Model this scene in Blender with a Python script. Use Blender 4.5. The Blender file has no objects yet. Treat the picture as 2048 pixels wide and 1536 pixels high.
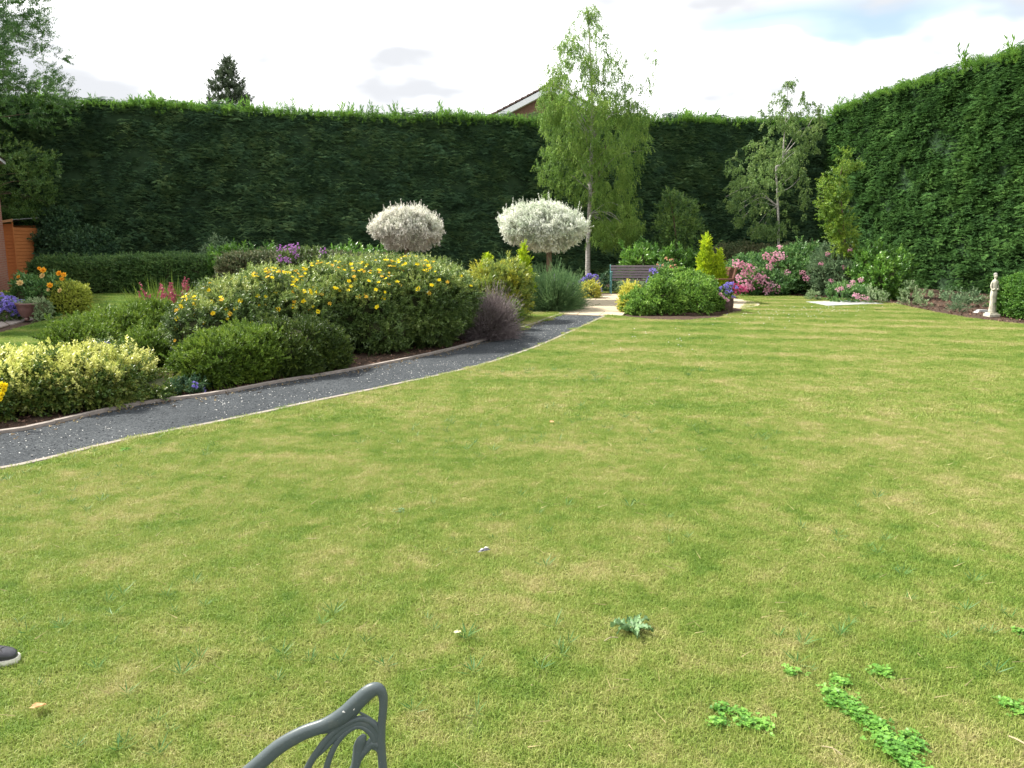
import bpy, bmesh, math, random
import numpy as np
from mathutils import Vector, Matrix
from mathutils.geometry import tessellate_polygon

random.seed(7)
RNG = np.random.default_rng(11)
S = bpy.context.scene
COL = S.collection
R = math.radians

# ---------------------------------------------------------------- camera
CAM_H, TILT, FPX = 1.55, R(9.96), 1600.0          # metres, downward tilt, focal length in photo pixels
cam_d = bpy.data.cameras.new('camera')
cam_d.sensor_width = 36.0
cam_d.lens = FPX / 2048 * 36
cam_d.clip_start, cam_d.clip_end = 0.05, 4000
cam = bpy.data.objects.new('camera', cam_d)
cam.location = (0, 0, CAM_H)
cam.rotation_euler = (R(90) - TILT, 0, 0)
COL.objects.link(cam)
S.camera = cam

# ---------------------------------------------------------------- sky, sun, exposure
SUN_EL, SUN_AZ = R(47), R(-70)                     # azimuth from +Y towards +X
world = bpy.data.worlds.new('World')
S.world = world
world.use_nodes = True
wt = world.node_tree
wt.nodes.clear()
def wn(t, **k):
    n = wt.nodes.new(t)
    for a, b in k.items(): setattr(n, a, b)
    return n
wl = wt.links.new
def wmath(op, a, b=None, clamp=False):
    n = wn('ShaderNodeMath', operation=op); n.use_clamp = clamp
    for i, v in enumerate((a, b)):
        if v is None: continue
        if isinstance(v, (int, float)): n.inputs[i].default_value = v
        else: wl(v, n.inputs[i])
    return n.outputs[0]
sky = wn('ShaderNodeTexSky', sky_type='NISHITA')
sky.sun_disc = False
sky.sun_elevation = SUN_EL
sky.sun_rotation = SUN_AZ
skys = wn('ShaderNodeVectorMath', operation='SCALE'); skys.inputs['Scale'].default_value = 0.065
wl(sky.outputs[0], skys.inputs[0])
tc = wn('ShaderNodeTexCoord')
sep = wn('ShaderNodeSeparateXYZ'); wl(tc.outputs['Generated'], sep.inputs[0])
mp = wn('ShaderNodeMapping'); mp.inputs['Scale'].default_value = (1, 1, 2.6)
wl(tc.outputs['Generated'], mp.inputs[0])
n1 = wn('ShaderNodeTexNoise'); n1.inputs['Scale'].default_value = 4.2; n1.inputs['Detail'].default_value = 4; n1.inputs['Roughness'].default_value = .52
wl(mp.outputs[0], n1.inputs['Vector'])
n2 = wn('ShaderNodeTexNoise'); n2.inputs['Scale'].default_value = 2.4; n2.inputs['Detail'].default_value = 5
mp2 = wn('ShaderNodeMapping'); mp2.inputs['Scale'].default_value = (1, 1, 2.4); mp2.inputs['Location'].default_value = (3.1, 1.7, .4)
wl(tc.outputs['Generated'], mp2.inputs[0]); wl(mp2.outputs[0], n2.inputs['Vector'])
# a gap of blue in the north-east, plus small ones all round the sky
dx = wmath('DIVIDE', wmath('SUBTRACT', sep.outputs[0], .33), .19)
dz = wmath('DIVIDE', wmath('SUBTRACT', sep.outputs[2], wmath('ADD', .238, wmath('MULTIPLY', wmath('SUBTRACT', n1.outputs[0], .5), .16))), .030)
gap = wmath('SUBTRACT', 1.25, wmath('ADD', wmath('MULTIPLY', dx, dx), wmath('MULTIPLY', dz, dz)), True)
front = wmath('GREATER_THAN', sep.outputs[1], 0)
gap = wmath('MULTIPLY', gap, front)
blue_all = wmath('MULTIPLY', wmath('SUBTRACT', n2.outputs[0], .60, ), 6.0, True)
blue_all = wmath('MULTIPLY', blue_all, wmath('MULTIPLY', wmath('SUBTRACT', sep.outputs[2], .30), 6, True))
blue = wmath('MAXIMUM', wmath('MULTIPLY', gap, .80, True), blue_all, True)
rampc = wn('ShaderNodeValToRGB')
rampc.color_ramp.elements[0].position = .38; rampc.color_ramp.elements[0].color = (.40, .41, .43, 1)
rampc.color_ramp.elements[1].position = .57; rampc.color_ramp.interpolation = 'EASE'; rampc.color_ramp.elements[1].color = (1.0, 1.0, 1.0, 1)
wl(n1.outputs[0], rampc.inputs[0])
cl = wn('ShaderNodeVectorMath', operation='SCALE'); wl(rampc.outputs[0], cl.inputs[0]); cl.inputs['Scale'].default_value = .68
blueadd = wn('ShaderNodeVectorMath', operation='ADD'); wl(skys.outputs[0], blueadd.inputs[0]); blueadd.inputs[1].default_value = (.04, .05, .03)
mix = wn('ShaderNodeMix', data_type='RGBA')
wl(blue, mix.inputs[0]); wl(cl.outputs[0], mix.inputs[6]); wl(blueadd.outputs[0], mix.inputs[7])
bg = wn('ShaderNodeBackground'); bg.inputs[1].default_value = 1.0
wl(mix.outputs[2], bg.inputs[0])
wo = wn('ShaderNodeOutputWorld'); wl(bg.outputs[0], wo.inputs[0])

sun_d = bpy.data.lights.new('sun', 'SUN')
sun_d.energy = 3.4
sun_d.angle = R(5)
sun_d.color = (1, .95, .86)
sun = bpy.data.objects.new('sun', sun_d)
to_sun = Vector((math.sin(SUN_AZ) * math.cos(SUN_EL), math.cos(SUN_AZ) * math.cos(SUN_EL), math.sin(SUN_EL)))
sun.rotation_euler = to_sun.to_track_quat('Z', 'Y').to_euler()
COL.objects.link(sun)

S.view_settings.view_transform = 'Standard'
S.view_settings.look = 'None'
S.view_settings.exposure = 1.68
S.view_settings.gamma = 1
S.view_settings.use_curve_mapping = False
S.cycles.use_denoising = True
S.cycles.max_bounces = 6
S.cycles.diffuse_bounces = 3
S.cycles.glossy_bounces = 2
S.cycles.transmission_bounces = 4
S.cycles.transparent_max_bounces = 6
S.cycles.sample_clamp_indirect = 6

# ---------------------------------------------------------------- survey helpers: photo pixel -> place in the garden
CT, ST = math.cos(TILT), math.sin(TILT)
def ray(px, py):
    u, v = (px - 1024) / FPX, (py - 768) / FPX
    return np.array([u, CT - v * ST, -ST - v * CT])
def G(px, py, z=0.0):                              # point on the ground
    d = ray(px, py); t = (z - CAM_H) / d[2]
    return (d[0] * t, d[1] * t)
def W(px, py, Y):                                  # point on the vertical plane at distance Y
    d = ray(px, py); t = Y / d[1]
    return (d[0] * t, Y, CAM_H + d[2] * t)

# ---------------------------------------------------------------- noise
def vnoise(P, seed=0):
    P = np.asarray(P, float) + seed * 17.31
    I = np.floor(P).astype(np.int64); F = P - I; F = F * F * (3 - 2 * F)
    def h(i, j, k):
        n = (i * 374761393 + j * 668265263 + k * 2147483647 + seed * 974711) & 0xffffffff
        n = ((n ^ (n >> 13)) * 1274126177) & 0xffffffff
        return ((n ^ (n >> 16)) & 0xffff) / 65535.0
    i, j, k = I[:, 0], I[:, 1], I[:, 2]; x, y, z = F[:, 0], F[:, 1], F[:, 2]
    def l(a, b, t): return a + (b - a) * t
    return l(l(l(h(i, j, k), h(i+1, j, k), x), l(h(i, j+1, k), h(i+1, j+1, k), x), y),
             l(l(h(i, j, k+1), h(i+1, j, k+1), x), l(h(i, j+1, k+1), h(i+1, j+1, k+1), x), y), z)
def fbm(P, seed=0, o=3):
    s = 0; a = .5; t = 0
    for q in range(o):
        s = s + a * vnoise(np.asarray(P) * 2 ** q, seed + q); t += a; a *= .5
    return s / t * 2 - 1

# ---------------------------------------------------------------- object helpers
def tag(o, label=None, cat=None, group=None, kind=None):
    if label: o['label'] = label
    if cat: o['category'] = cat
    if group: o['group'] = group
    if kind: o['kind'] = kind
    return o
def empty(name, loc, label, cat, group=None, rz=0):
    o = bpy.data.objects.new(name, None)
    o.location = loc; o.rotation_euler = (0, 0, rz); o.empty_display_size = .1
    COL.objects.link(o)
    return tag(o, label, cat, group)
def obj(name, me, mats=None, parent=None, loc=None):
    o = bpy.data.objects.new(name, me)
    if mats is not None and not me.materials:
        for m in (mats if isinstance(mats, (list, tuple)) else [mats]): me.materials.append(m)
    COL.objects.link(o)
    if parent: o.parent = parent
    if loc is not None: o.location = loc
    return o
def mesh(name, V, F, smooth=False, mi=None):
    me = bpy.data.meshes.new(name)
    me.from_pydata([tuple(map(float, v)) for v in V], [], [tuple(map(int, f)) for f in F])
    if smooth: me.polygons.foreach_set('use_smooth', [True] * len(me.polygons))
    if mi is not None: me.polygons.foreach_set('material_index', mi)
    me.update()
    return me
def rel(P, loc): return np.asarray(P, float) - np.asarray(loc, float)

class MB:
    """collects boxes, tubes and polygons into one mesh"""
    def __init__(s): s.V = []; s.F = []
    def add(s, V, F):
        n = len(s.V); s.V += [tuple(v) for v in V]; s.F += [tuple(i + n for i in f) for f in F]; return s
    def box(s, c, size, rot=None, bev=0.0):
        x, y, z = [q / 2 for q in size]
        if bev:
            bm = bmesh.new(); bmesh.ops.create_cube(bm, size=1)
            for v in bm.verts: v.co = Vector((v.co.x * size[0], v.co.y * size[1], v.co.z * size[2]))
            bmesh.ops.bevel(bm, geom=bm.edges[:], offset=bev, segments=1, affect='EDGES')
            bm.verts.index_update()
            V = [v.co.copy() for v in bm.verts]; F = [[v.index for v in f.verts] for f in bm.faces]; bm.free()
        else:
            V = [Vector(p) for p in ((-x,-y,-z),(x,-y,-z),(x,y,-z),(-x,y,-z),(-x,-y,z),(x,-y,z),(x,y,z),(-x,y,z))]
            F = [(0,3,2,1),(4,5,6,7),(0,1,5,4),(1,2,6,5),(2,3,7,6),(3,0,4,7)]
        if rot is not None: V = [rot @ v for v in V]
        return s.add([v + Vector(c) for v in V], F)
    def tube(s, P, rad, n=6, flat=1.0, up=(0, 0, 1), cap=True):
        P = [Vector(p) for p in P]; k = len(P)
        if isinstance(rad, (int, float)): rad = [rad] * k
        V, F = [], []; prev = None
        for i, p in enumerate(P):
            t = (P[min(i + 1, k - 1)] - P[max(i - 1, 0)]).normalized()
            if prev is None:
                a = t.cross(Vector(up))
                if a.length < 1e-3: a = t.cross(Vector((1, 0, 0)))
            else: a = prev - t * prev.dot(t)
            a.normalize(); b = t.cross(a); prev = a
            for j in range(n):
                th = 2 * math.pi * j / n
                V.append(p + a * (math.cos(th) * rad[i]) + b * (math.sin(th) * rad[i] * flat))
        for i in range(k - 1):
            for j in range(n):
                F.append((i*n+j, i*n+(j+1) % n, (i+1)*n+(j+1) % n, (i+1)*n+j))
        if cap: F += [tuple(range(n))[::-1], tuple((k-1)*n + j for j in range(n))]
        return s.add(V, F)
    def lathe(s, prof, n=20, c=(0, 0, 0), sq=(1, 1), fold=None):
        V, F = [], []
        for r, z in prof:
            for j in range(n):
                th = 2 * math.pi * j / n; rr = r * (fold(th, z) if fold else 1)
                V.append((c[0] + rr * math.cos(th) * sq[0], c[1] + rr * math.sin(th) * sq[1], c[2] + z))
        for i in range(len(prof) - 1):
            for j in range(n): F.append((i*n+j, i*n+(j+1) % n, (i+1)*n+(j+1) % n, (i+1)*n+j))
        F += [tuple(range(n))[::-1], tuple((len(prof)-1)*n + j for j in range(n))]
        return s.add(V, F)
    def build(s, name, mat, parent=None, smooth=False, origin=None):
        V = s.V if origin is None else rel(s.V, origin)
        return obj(name, mesh(name, V, s.F, smooth), mat, parent)

def spline(P, m=6):
    P = np.asarray(P, float); out = []
    for i in range(len(P) - 1):
        a, b, c, d = P[max(i-1, 0)], P[i], P[i+1], P[min(i+2, len(P)-1)]
        for t in np.arange(m) / m:
            out.append(.5 * (2*b + (c-a)*t + (2*a-5*b+4*c-d)*t*t + (3*b-a-3*c+d)*t**3))
    out.append(P[-1]); return np.array(out)

# ---------------------------------------------------------------- materials
def mat(name):
    m = bpy.data.materials.new(name); m.use_nodes = True; nt = m.node_tree; nt.nodes.clear()
    return m, nt
class NT:
    def __init__(s, nt): s.t = nt
    def n(s, ty, **k):
        n = s.t.nodes.new(ty)
        for a, b in k.items():
            if a.startswith('_'): n.inputs[a[1:].replace('_', ' ')].default_value = b
            else: setattr(n, a, b)
        return n
    def l(s, a, b): s.t.links.new(a, b)
    def m(s, op, a, b=None, clamp=False):
        n = s.t.nodes.new('ShaderNodeMath'); n.operation = op; n.use_clamp = clamp
        for i, v in enumerate((a, b)):
            if v is None: continue
            if isinstance(v, (int, float)): n.inputs[i].default_value = v
            else: s.l(v, n.inputs[i])
        return n.outputs[0]
    def ramp(s, fac, stops, interp='LINEAR'):
        n = s.t.nodes.new('ShaderNodeValToRGB'); cr = n.color_ramp; cr.interpolation = interp
        while len(cr.elements) < len(stops): cr.elements.new(.5)
        for e, (p, c) in zip(cr.elements, stops): e.position = p; e.color = (*c, 1)
        s.l(fac, n.inputs[0]); return n.outputs[0]
    def mix(s, f, a, b):
        n = s.t.nodes.new('ShaderNodeMix'); n.data_type = 'RGBA'
        for i, v in ((0, f), (6, a), (7, b)):
            if isinstance(v, (int, float)): n.inputs[i].default_value = v
            elif isinstance(v, tuple): n.inputs[i].default_value = (*v, 1)
            else: s.l(v, n.inputs[i])
        return n.outputs[2]
    def noise(s, scale, vec=None, detail=3, rough=.5, mscale=None, loc=None, rot=None):
        n = s.t.nodes.new('ShaderNodeTexNoise'); n.inputs['Scale'].default_value = scale
        n.inputs['Detail'].default_value = detail; n.inputs['Roughness'].default_value = rough
        if vec is None: vec = s.pos()
        if mscale or loc or rot:
            m = s.t.nodes.new('ShaderNodeMapping')
            if mscale: m.inputs['Scale'].default_value = mscale
            if loc: m.inputs['Location'].default_value = loc
            if rot: m.inputs['Rotation'].default_value = rot
            s.l(vec, m.inputs[0]); vec = m.outputs[0]
        s.l(vec, n.inputs['Vector']); return n.outputs[0]
    def pos(s):
        if not hasattr(s, '_p'): s._p = s.t.nodes.new('ShaderNodeNewGeometry').outputs['Position']
        return s._p
    def obco(s):
        return s.t.nodes.new('ShaderNodeTexCoord').outputs['Object']
    def out(s, shader):
        o = s.t.nodes.new('ShaderNodeOutputMaterial'); s.l(shader, o.inputs[0])
    def pbsdf(s, col, rough=.6, spec=.3, bump=None, bstr=.3, bdist=.01, metal=0):
        p = s.t.nodes.new('ShaderNodeBsdfPrincipled')
        if isinstance(col, tuple): p.inputs['Base Color'].default_value = (*col, 1)
        else: s.l(col, p.inputs['Base Color'])
        if isinstance(rough, (int, float)): p.inputs['Roughness'].default_value = rough
        else: s.l(rough, p.inputs['Roughness'])
        p.inputs['Specular IOR Level'].default_value = spec; p.inputs['Metallic'].default_value = metal
        if bump is not None:
            b = s.t.nodes.new('ShaderNodeBump'); b.inputs['Strength'].default_value = bstr; b.inputs['Distance'].default_value = bdist
            s.l(bump, b.inputs['Height']); s.l(b.outputs[0], p.inputs['Normal'])
        return p.outputs[0]

def leaf_mat(name, cols, transl=.3, rough=.5, spec=.25, ns=1.2, fine=40, tint=None):
    """cols: list of colours, dark to light; each leaf picks its own by sprig, by place and by fine grain"""
    m, nt = mat(name); s = NT(nt)
    rnd = s.n('ShaderNodeObjectInfo').outputs['Random']
    f = s.m('ADD', s.m('MULTIPLY', rnd, .34), s.m('MULTIPLY', s.noise(ns, detail=2), .55))
    f = s.m('ADD', f, s.m('MULTIPLY', s.m('SUBTRACT', s.noise(fine, detail=1), .5), .7), True)
    f = s.m('MULTIPLY', s.m('SUBTRACT', f, .18), 1.45, True)
    c = s.ramp(f, [(i / (len(cols) - 1), q) for i, q in enumerate(cols)])
    p = s.pbsdf(c, rough, spec)
    t = s.n('ShaderNodeBsdfTranslucent')
    tcx = s.mix(.5, c, tint or (.35, .5, .05)); mu = s.n('ShaderNodeMix', data_type='RGBA', blend_type='MULTIPLY')
    s.l(c, t.inputs[0]) if tint is None else s.l(tcx, t.inputs[0])
    x = s.n('ShaderNodeMixShader', _Fac=transl); s.l(p, x.inputs[1]); s.l(t.outputs[0], x.inputs[2])
    s.out(x.outputs[0]); return m
def plain_mat(name, c1, c2, scale=20, rough=.7, spec=.25, bstr=.3, bdist=.004, obspace=False, mscale=None, detail=4):
    m, nt = mat(name); s = NT(nt)
    v = s.obco() if obspace else s.pos()
    n = s.noise(scale, v, detail=detail, rough=.6, mscale=mscale)
    f = s.m('MULTIPLY', s.m('SUBTRACT', n, .3), 2.4, True)
    s.out(s.pbsdf(s.mix(f, c1, c2), rough, spec, n, bstr, bdist)); return m

# ---------------------------------------------------------------- leaf geometry: (V, F) prototypes
def unit(a): return a / np.maximum(np.linalg.norm(a, axis=1, keepdims=True), 1e-9)
def leaves(base, d, l, w, fold=.12, roll=None, rng=RNG, droop=0.0):
    """folded diamond leaves, two triangles each"""
    base = np.asarray(base, float); d = unit(np.asarray(d, float)); n = len(base)
    l = np.broadcast_to(np.asarray(l, float), (n,))[:, None]; w = np.broadcast_to(np.asarray(w, float), (n,))[:, None]
    r = rng.normal(size=(n, 3)) if roll is None else np.broadcast_to(np.asarray(roll, float), (n, 3)) + rng.normal(size=(n, 3)) * .35
    s_ = unit(np.cross(d, r)); u = np.cross(s_, d)
    tip = base + d * l - u * l * droop
    mid = base + d * l * .45
    a = mid + s_ * w / 2 + u * w * fold; b = mid - s_ * w / 2 + u * w * fold
    V = np.stack([base, a, tip, b], 1).reshape(-1, 3)
    k = np.arange(n)[:, None] * 4
    F = np.concatenate([k + np.array([[0, 1, 2]]), k + np.array([[0, 2, 3]])], 0)
    return V, F
def joinp(*vf):
    V, F, n = [], [], 0
    for v, f in vf:
        V.append(v); F.append(np.asarray(f) + n); n += len(v)
    return np.concatenate(V), np.concatenate(F)
def stemtri(a, b, w):
    a = np.asarray(a, float); b = np.asarray(b, float); d = unit(b - a); s_ = unit(np.cross(d, np.array([[.3, .5, .2]]) + 0 * d))
    n = len(a); V = np.stack([a - s_ * w, a + s_ * w, b], 1).reshape(-1, 3)
    return V, np.arange(n)[:, None] * 3 + np.array([[0, 1, 2]])
def sprig(n=14, L=.12, l=.03, w=.012, ang=55, spread=.35, stems=1, tip_up=.3, seed=0, whorl=False, droop=0.0, start=.15, stemw=.0015):
    """shoots growing along +Z with leaves around each"""
    rng = np.random.default_rng(seed); parts = []
    for s_ in range(stems):
        ax = np.array([rng.normal() * spread, rng.normal() * spread, 1.0]) if stems > 1 else np.array([rng.normal() * .1, rng.normal() * .1, 1.0])
        ax /= np.linalg.norm(ax); Ls = L * rng.uniform(.7, 1.1)
        t = np.linspace(start, 1, n); base = ax * (t[:, None] * Ls)
        off = np.array([rng.uniform(-.02, .02), rng.uniform(-.02, .02), 0]) * (stems > 1)
        ph = np.arange(n) * (2.4 if not whorl else math.pi / 2 * 1.02) + rng.uniform(0, 6)
        p1 = np.cross(ax, [.2, .9, .1]); p1 /= np.linalg.norm(p1); p2 = np.cross(ax, p1)
        a = np.radians(ang) * (1 - tip_up * t)[:, None]
        d = ax * np.cos(a) + (p1 * np.cos(ph)[:, None] + p2 * np.sin(ph)[:, None]) * np.sin(a)
        d = d + rng.normal(size=d.shape) * .15; d[:, 2] -= droop
        parts.append(leaves(base + off, d, l * rng.uniform(.7, 1.15, n), w, roll=ax, rng=rng))
        if stemw: parts.append(stemtri([off], [ax * Ls + off], stemw))
    return joinp(*parts)
def hanging(n=26, L=.5, l=.05, w=.035, seed=0, side=.10, arms=4):
    """a drooping birch twig with its side shoots"""
    rng = np.random.default_rng(seed); parts = []
    for a_ in range(arms):
        az = rng.uniform(0, 6.28); out = np.array([math.cos(az), math.sin(az), 0]) * side * rng.uniform(.4, 1.6)
        z0 = -rng.uniform(0, .3) * L; Ls = L * rng.uniform(.55, 1.0)
        t = rng.uniform(0, 1, n)[:, None]
        base = out * np.sqrt(t) + np.array([0, 0, z0]) + np.array([0, 0, -1]) * t * Ls + np.array([0, 0, .12 * L]) * np.sin(t * 3.1)
        d = rng.normal(size=(n, 3)) * .8 + np.array([0, 0, -.8])
        parts.append(leaves(base, d, l * rng.uniform(.7, 1.2, n), w, rng=rng))
        q = np.linspace(0, 1, 4)[:, None]; pp = out * np.sqrt(q) + np.array([0, 0, z0]) - np.array([0, 0, 1]) * q * Ls
        parts.append(stemtri(pp[:-1], pp[1:], .003))
    return joinp(*parts)
def fan_spray(seed=0, n=30, size=.6, l=.13, w=.020, out=.36, side_p=.66):
    """drooping plumes of conifer foliage covering a square of hedge face; +Z is outwards from the face, +Y is up"""
    rng = np.random.default_rng(seed); parts = []
    for i in range(n):
        c = np.array([rng.uniform(-size/2, size/2), rng.uniform(-size/2, size/2), rng.uniform(-.16, .02)])
        sd = 1.0 if rng.random() < side_p else -1.0
        ax = np.array([sd * rng.uniform(.5, 1.2), rng.normal() * .16 + .05, out * rng.uniform(.3, 1.0)]); ax /= np.linalg.norm(ax)
        L_ = rng.uniform(.16, .34); up = np.array([0, 1.0, rng.uniform(.1, .7)]); q = np.cross(ax, up); q /= np.linalg.norm(q)
        t = np.linspace(0, 1, 9); base = c + ax * (t[:, None] * L_) + np.array([0, -.06, 0]) * (t[:, None] ** 2)
        sg = np.where(np.arange(9) % 2 == 0, 1.0, -1.0)[:, None]
        d = unit(ax + q * sg * .75 + rng.normal(size=(9, 3)) * .12 - np.array([0, .12, 0]))
        parts.append(leaves(base, d, l * (1.15 - .6 * t) * rng.uniform(.8, 1.2, 9), w, roll=up, rng=rng, droop=.12))
        parts.append(leaves(base, unit(ax + rng.normal(size=(9, 3)) * .12), l * .8, w, roll=up, rng=rng, droop=.12))
    return joinp(*parts)
def grass_tile(seed, size, n, h, w, lean=.5, straw=0):
    rng = np.random.default_rng(seed)
    x, y = rng.uniform(-size/2, size/2, n), rng.uniform(-size/2, size/2, n)
    az = rng.uniform(0, 6.28, n); hh = h * rng.uniform(.45, 1.15, n) * (1 + (rng.random(n) < .04) * .5)
    le = np.abs(rng.normal(size=n)) * lean; ww = w * rng.uniform(.6, 1.2, n)
    b = np.stack([x, y, np.full(n, -.004)], 1); dirn = np.stack([np.cos(az), np.sin(az), 0 * az], 1)
    s_ = np.stack([-np.sin(az), np.cos(az), 0 * az], 1); Z = np.array([0, 0, 1.0])
    tw = rng.normal(size=n)[:, None] * .8; s_ = unit(s_ + dirn * tw)
    m = b + Z * (hh * .6)[:, None] + dirn * (hh * le * .45)[:, None]
    t = b + Z * (hh * np.maximum(1 - le * .45, .35))[:, None] + dirn * (hh * le * 1.15)[:, None]
    W_ = ww[:, None]
    V = np.stack([b - s_ * W_/2, b + s_ * W_/2, m + s_ * W_ * .42, m - s_ * W_ * .42, t], 1).reshape(-1, 3)
    k = np.arange(n)[:, None] * 5
    F = np.concatenate([k + [[0, 1, 2]], k + [[0, 2, 3]], k + [[3, 2, 4]]])
    return V, F

# ---------------------------------------------------------------- scattering: tiles and their places in one object
_trees = {}
def scatter_group(k):
    if k in _trees: return _trees[k]
    g = bpy.data.node_groups.new('scatter_%d' % k, 'GeometryNodeTree')
    g.interface.new_socket('Geometry', in_out='INPUT', socket_type='NodeSocketGeometry')
    g.interface.new_socket('Geometry', in_out='OUTPUT', socket_type='NodeSocketGeometry')
    N = g.nodes.new; L = g.links.new
    gi, go = N('NodeGroupInput'), N('NodeGroupOutput')
    gid = N('GeometryNodeInputNamedAttribute'); gid.data_type = 'INT'; gid.inputs[0].default_value = 'gid'
    rot = N('GeometryNodeInputNamedAttribute'); rot.data_type = 'FLOAT_VECTOR'; rot.inputs[0].default_value = 'rot'
    scl = N('GeometryNodeInputNamedAttribute'); scl.data_type = 'FLOAT'; scl.inputs[0].default_value = 'scl'
    e2r = N('FunctionNodeEulerToRotation'); L(rot.outputs[0], e2r.inputs[0])
    jn = N('GeometryNodeJoinGeometry')
    def pick(val):
        c = N('FunctionNodeCompare'); c.data_type = 'INT'; c.operation = 'EQUAL'
        ins = [i for i in c.inputs if i.type == 'INT']
        L(gid.outputs[0], ins[0]); ins[1].default_value = val
        s = N('GeometryNodeSeparateGeometry'); s.domain = 'POINT'
        L(gi.outputs[0], s.inputs[0]); L(c.outputs[0], s.inputs[1]); return s.outputs[0]
    for i in range(k):
        iop = N('GeometryNodeInstanceOnPoints')
        L(pick(i), iop.inputs['Points']); L(pick(100 + i), iop.inputs['Instance'])
        L(e2r.outputs[0], iop.inputs['Rotation']); L(scl.outputs[0], iop.inputs['Scale'])
        L(iop.outputs[0], jn.inputs[0])
    L(jn.outputs[0], go.inputs[0])
    _trees[k] = g; return g
def frames(nrm, spin=None, up=None, rng=RNG):
    """euler angles that carry +Z to nrm; spin about it at random, or with +Y held towards up"""
    z = unit(np.asarray(nrm, float)); n = len(z)
    if up is not None:
        x = unit(np.cross(np.broadcast_to(np.asarray(up, float), z.shape), z)); y = np.cross(z, x)
    else:
        r = rng.normal(size=(n, 3)); x = unit(np.cross(r, z)); y = np.cross(z, x)
    r20, r21, r22, r10, r00 = x[:, 2], y[:, 2], z[:, 2], x[:, 1], x[:, 0]
    return np.stack([np.arctan2(r21, r22), -np.arcsin(np.clip(r20, -1, 1)), np.arctan2(r10, r00)], 1)
NINST = [0]
def scatter(name, protos, P, rot, scl, material, parent=None, origin=(0, 0, 0), kind='stuff', pick=None, rng=RNG):
    P = rel(P, origin); n = len(P); NINST[0] += n
    k = len(protos)
    if pick is None: pick = rng.integers(0, k, n)
    V = [P]; F = []; gid = [pick]; off = n
    for i, (v, f) in enumerate(protos):
        V.append(v); F.append(np.asarray(f) + off); gid.append(np.full(len(v), 100 + i)); off += len(v)
    V = np.concatenate(V).astype(np.float32); gid = np.concatenate(gid).astype(np.int32)
    if len({q.shape[1] for q in F}) == 1: F = np.concatenate(F); flat = F.reshape(-1); cnt = np.full(len(F), F.shape[1])
    else: flat = np.concatenate([q.reshape(-1) for q in F]); cnt = np.concatenate([np.full(len(q), q.shape[1]) for q in F])
    me = bpy.data.meshes.new(name)
    me.vertices.add(len(V)); me.vertices.foreach_set('co', V.reshape(-1))
    me.loops.add(len(flat)); me.loops.foreach_set('vertex_index', flat.astype(np.int32))
    me.polygons.add(len(cnt)); me.polygons.foreach_set('loop_start', (np.cumsum(cnt) - cnt).astype(np.int32))
    me.update(calc_edges=True)
    a = me.attributes.new('gid', 'INT', 'POINT'); a.data.foreach_set('value', gid)
    pad = len(V) - n
    a = me.attributes.new('rot', 'FLOAT_VECTOR', 'POINT'); a.data.foreach_set('vector', np.concatenate([rot, np.zeros((pad, 3))]).astype(np.float32).reshape(-1))
    a = me.attributes.new('scl', 'FLOAT', 'POINT'); a.data.foreach_set('value', np.concatenate([np.broadcast_to(scl, (n,)), np.ones(pad)]).astype(np.float32))
    o = obj(name, me, material, parent)
    if parent is None: o.location = origin
    m = o.modifiers.new('scatter', 'NODES'); m.node_group = scatter_group(k)
    if kind: o['kind'] = kind
    return o

# ---------------------------------------------------------------- bush shapes: unions of rounded bodies
def blob(px0, px1, py_top, Y, ry, zc=.42, p=2.3, grow=1.0, base=0.0, ybias=0):
    """a rounded body standing on the ground at distance Y, spanning px0..px1 and reaching py_top"""
    x0, x1 = W(px0, py_top, Y)[0], W(px1, py_top, Y)[0]; zt = W(0.5 * (px0 + px1), py_top, Y)[2]
    c = (zt - base) * zc + base
    return dict(c=np.array([(x0 + x1) / 2, Y, c]), r=np.array([(x1 - x0) / 2, ry, zt - c]) * grow, p=p)
def implicit(b, P):
    q = np.abs((P - b['c']) / b['r']); return (q ** b['p']).sum(1)
def surf(bs, dens, zmin=.02, disp=.06, freq=2.5, depth=.25, rng=RNG, seed=1, back=True, keep=None):
    """points and outward normals over the union's skin, lumpy, some set deeper inside"""
    PP, NN = [], []
    for b in bs:
        def raw(n):
            d = unit(rng.normal(size=(n, 3)))
            t = ((np.abs(d / b['r']) ** b['p']).sum(1)) ** (-1 / b['p'])
            P = d * t[:, None]
            g = unit(np.sign(P) * np.abs(P / b['r']) ** (b['p'] - 1) / b['r'])
            w = t * t / np.maximum((d * g).sum(1), .05)
            return P, g, w
        P, g, w = raw(1500); area = 4 * math.pi * w.mean(); wm = np.percentile(w, 98)
        N = int(area * dens); M = int(N * wm / w.mean() * 1.1) + 10
        P, g, w = raw(M); k = rng.random(M) < w / wm; P, g = P[k][:N], g[k][:N]
        P = P * (1 - depth * rng.random(len(P))[:, None] ** 2.2) + b['c']
        ok = P[:, 2] > zmin
        if not back: ok &= (g[:, 1] < .35)
        for o in bs:
            if o is not b: ok &= implicit(o, P) > .80
        PP.append(P[ok]); NN.append(g[ok])
    P, N_ = np.concatenate(PP), np.concatenate(NN)
    P = P + N_ * (fbm(P * freq, seed) * disp * 1.6)[:, None]
    if keep is not None:
        k = keep(P); P, N_ = P[k], N_[k]
    k = P[:, 2] > zmin
    return P[k], N_[k]
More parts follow.
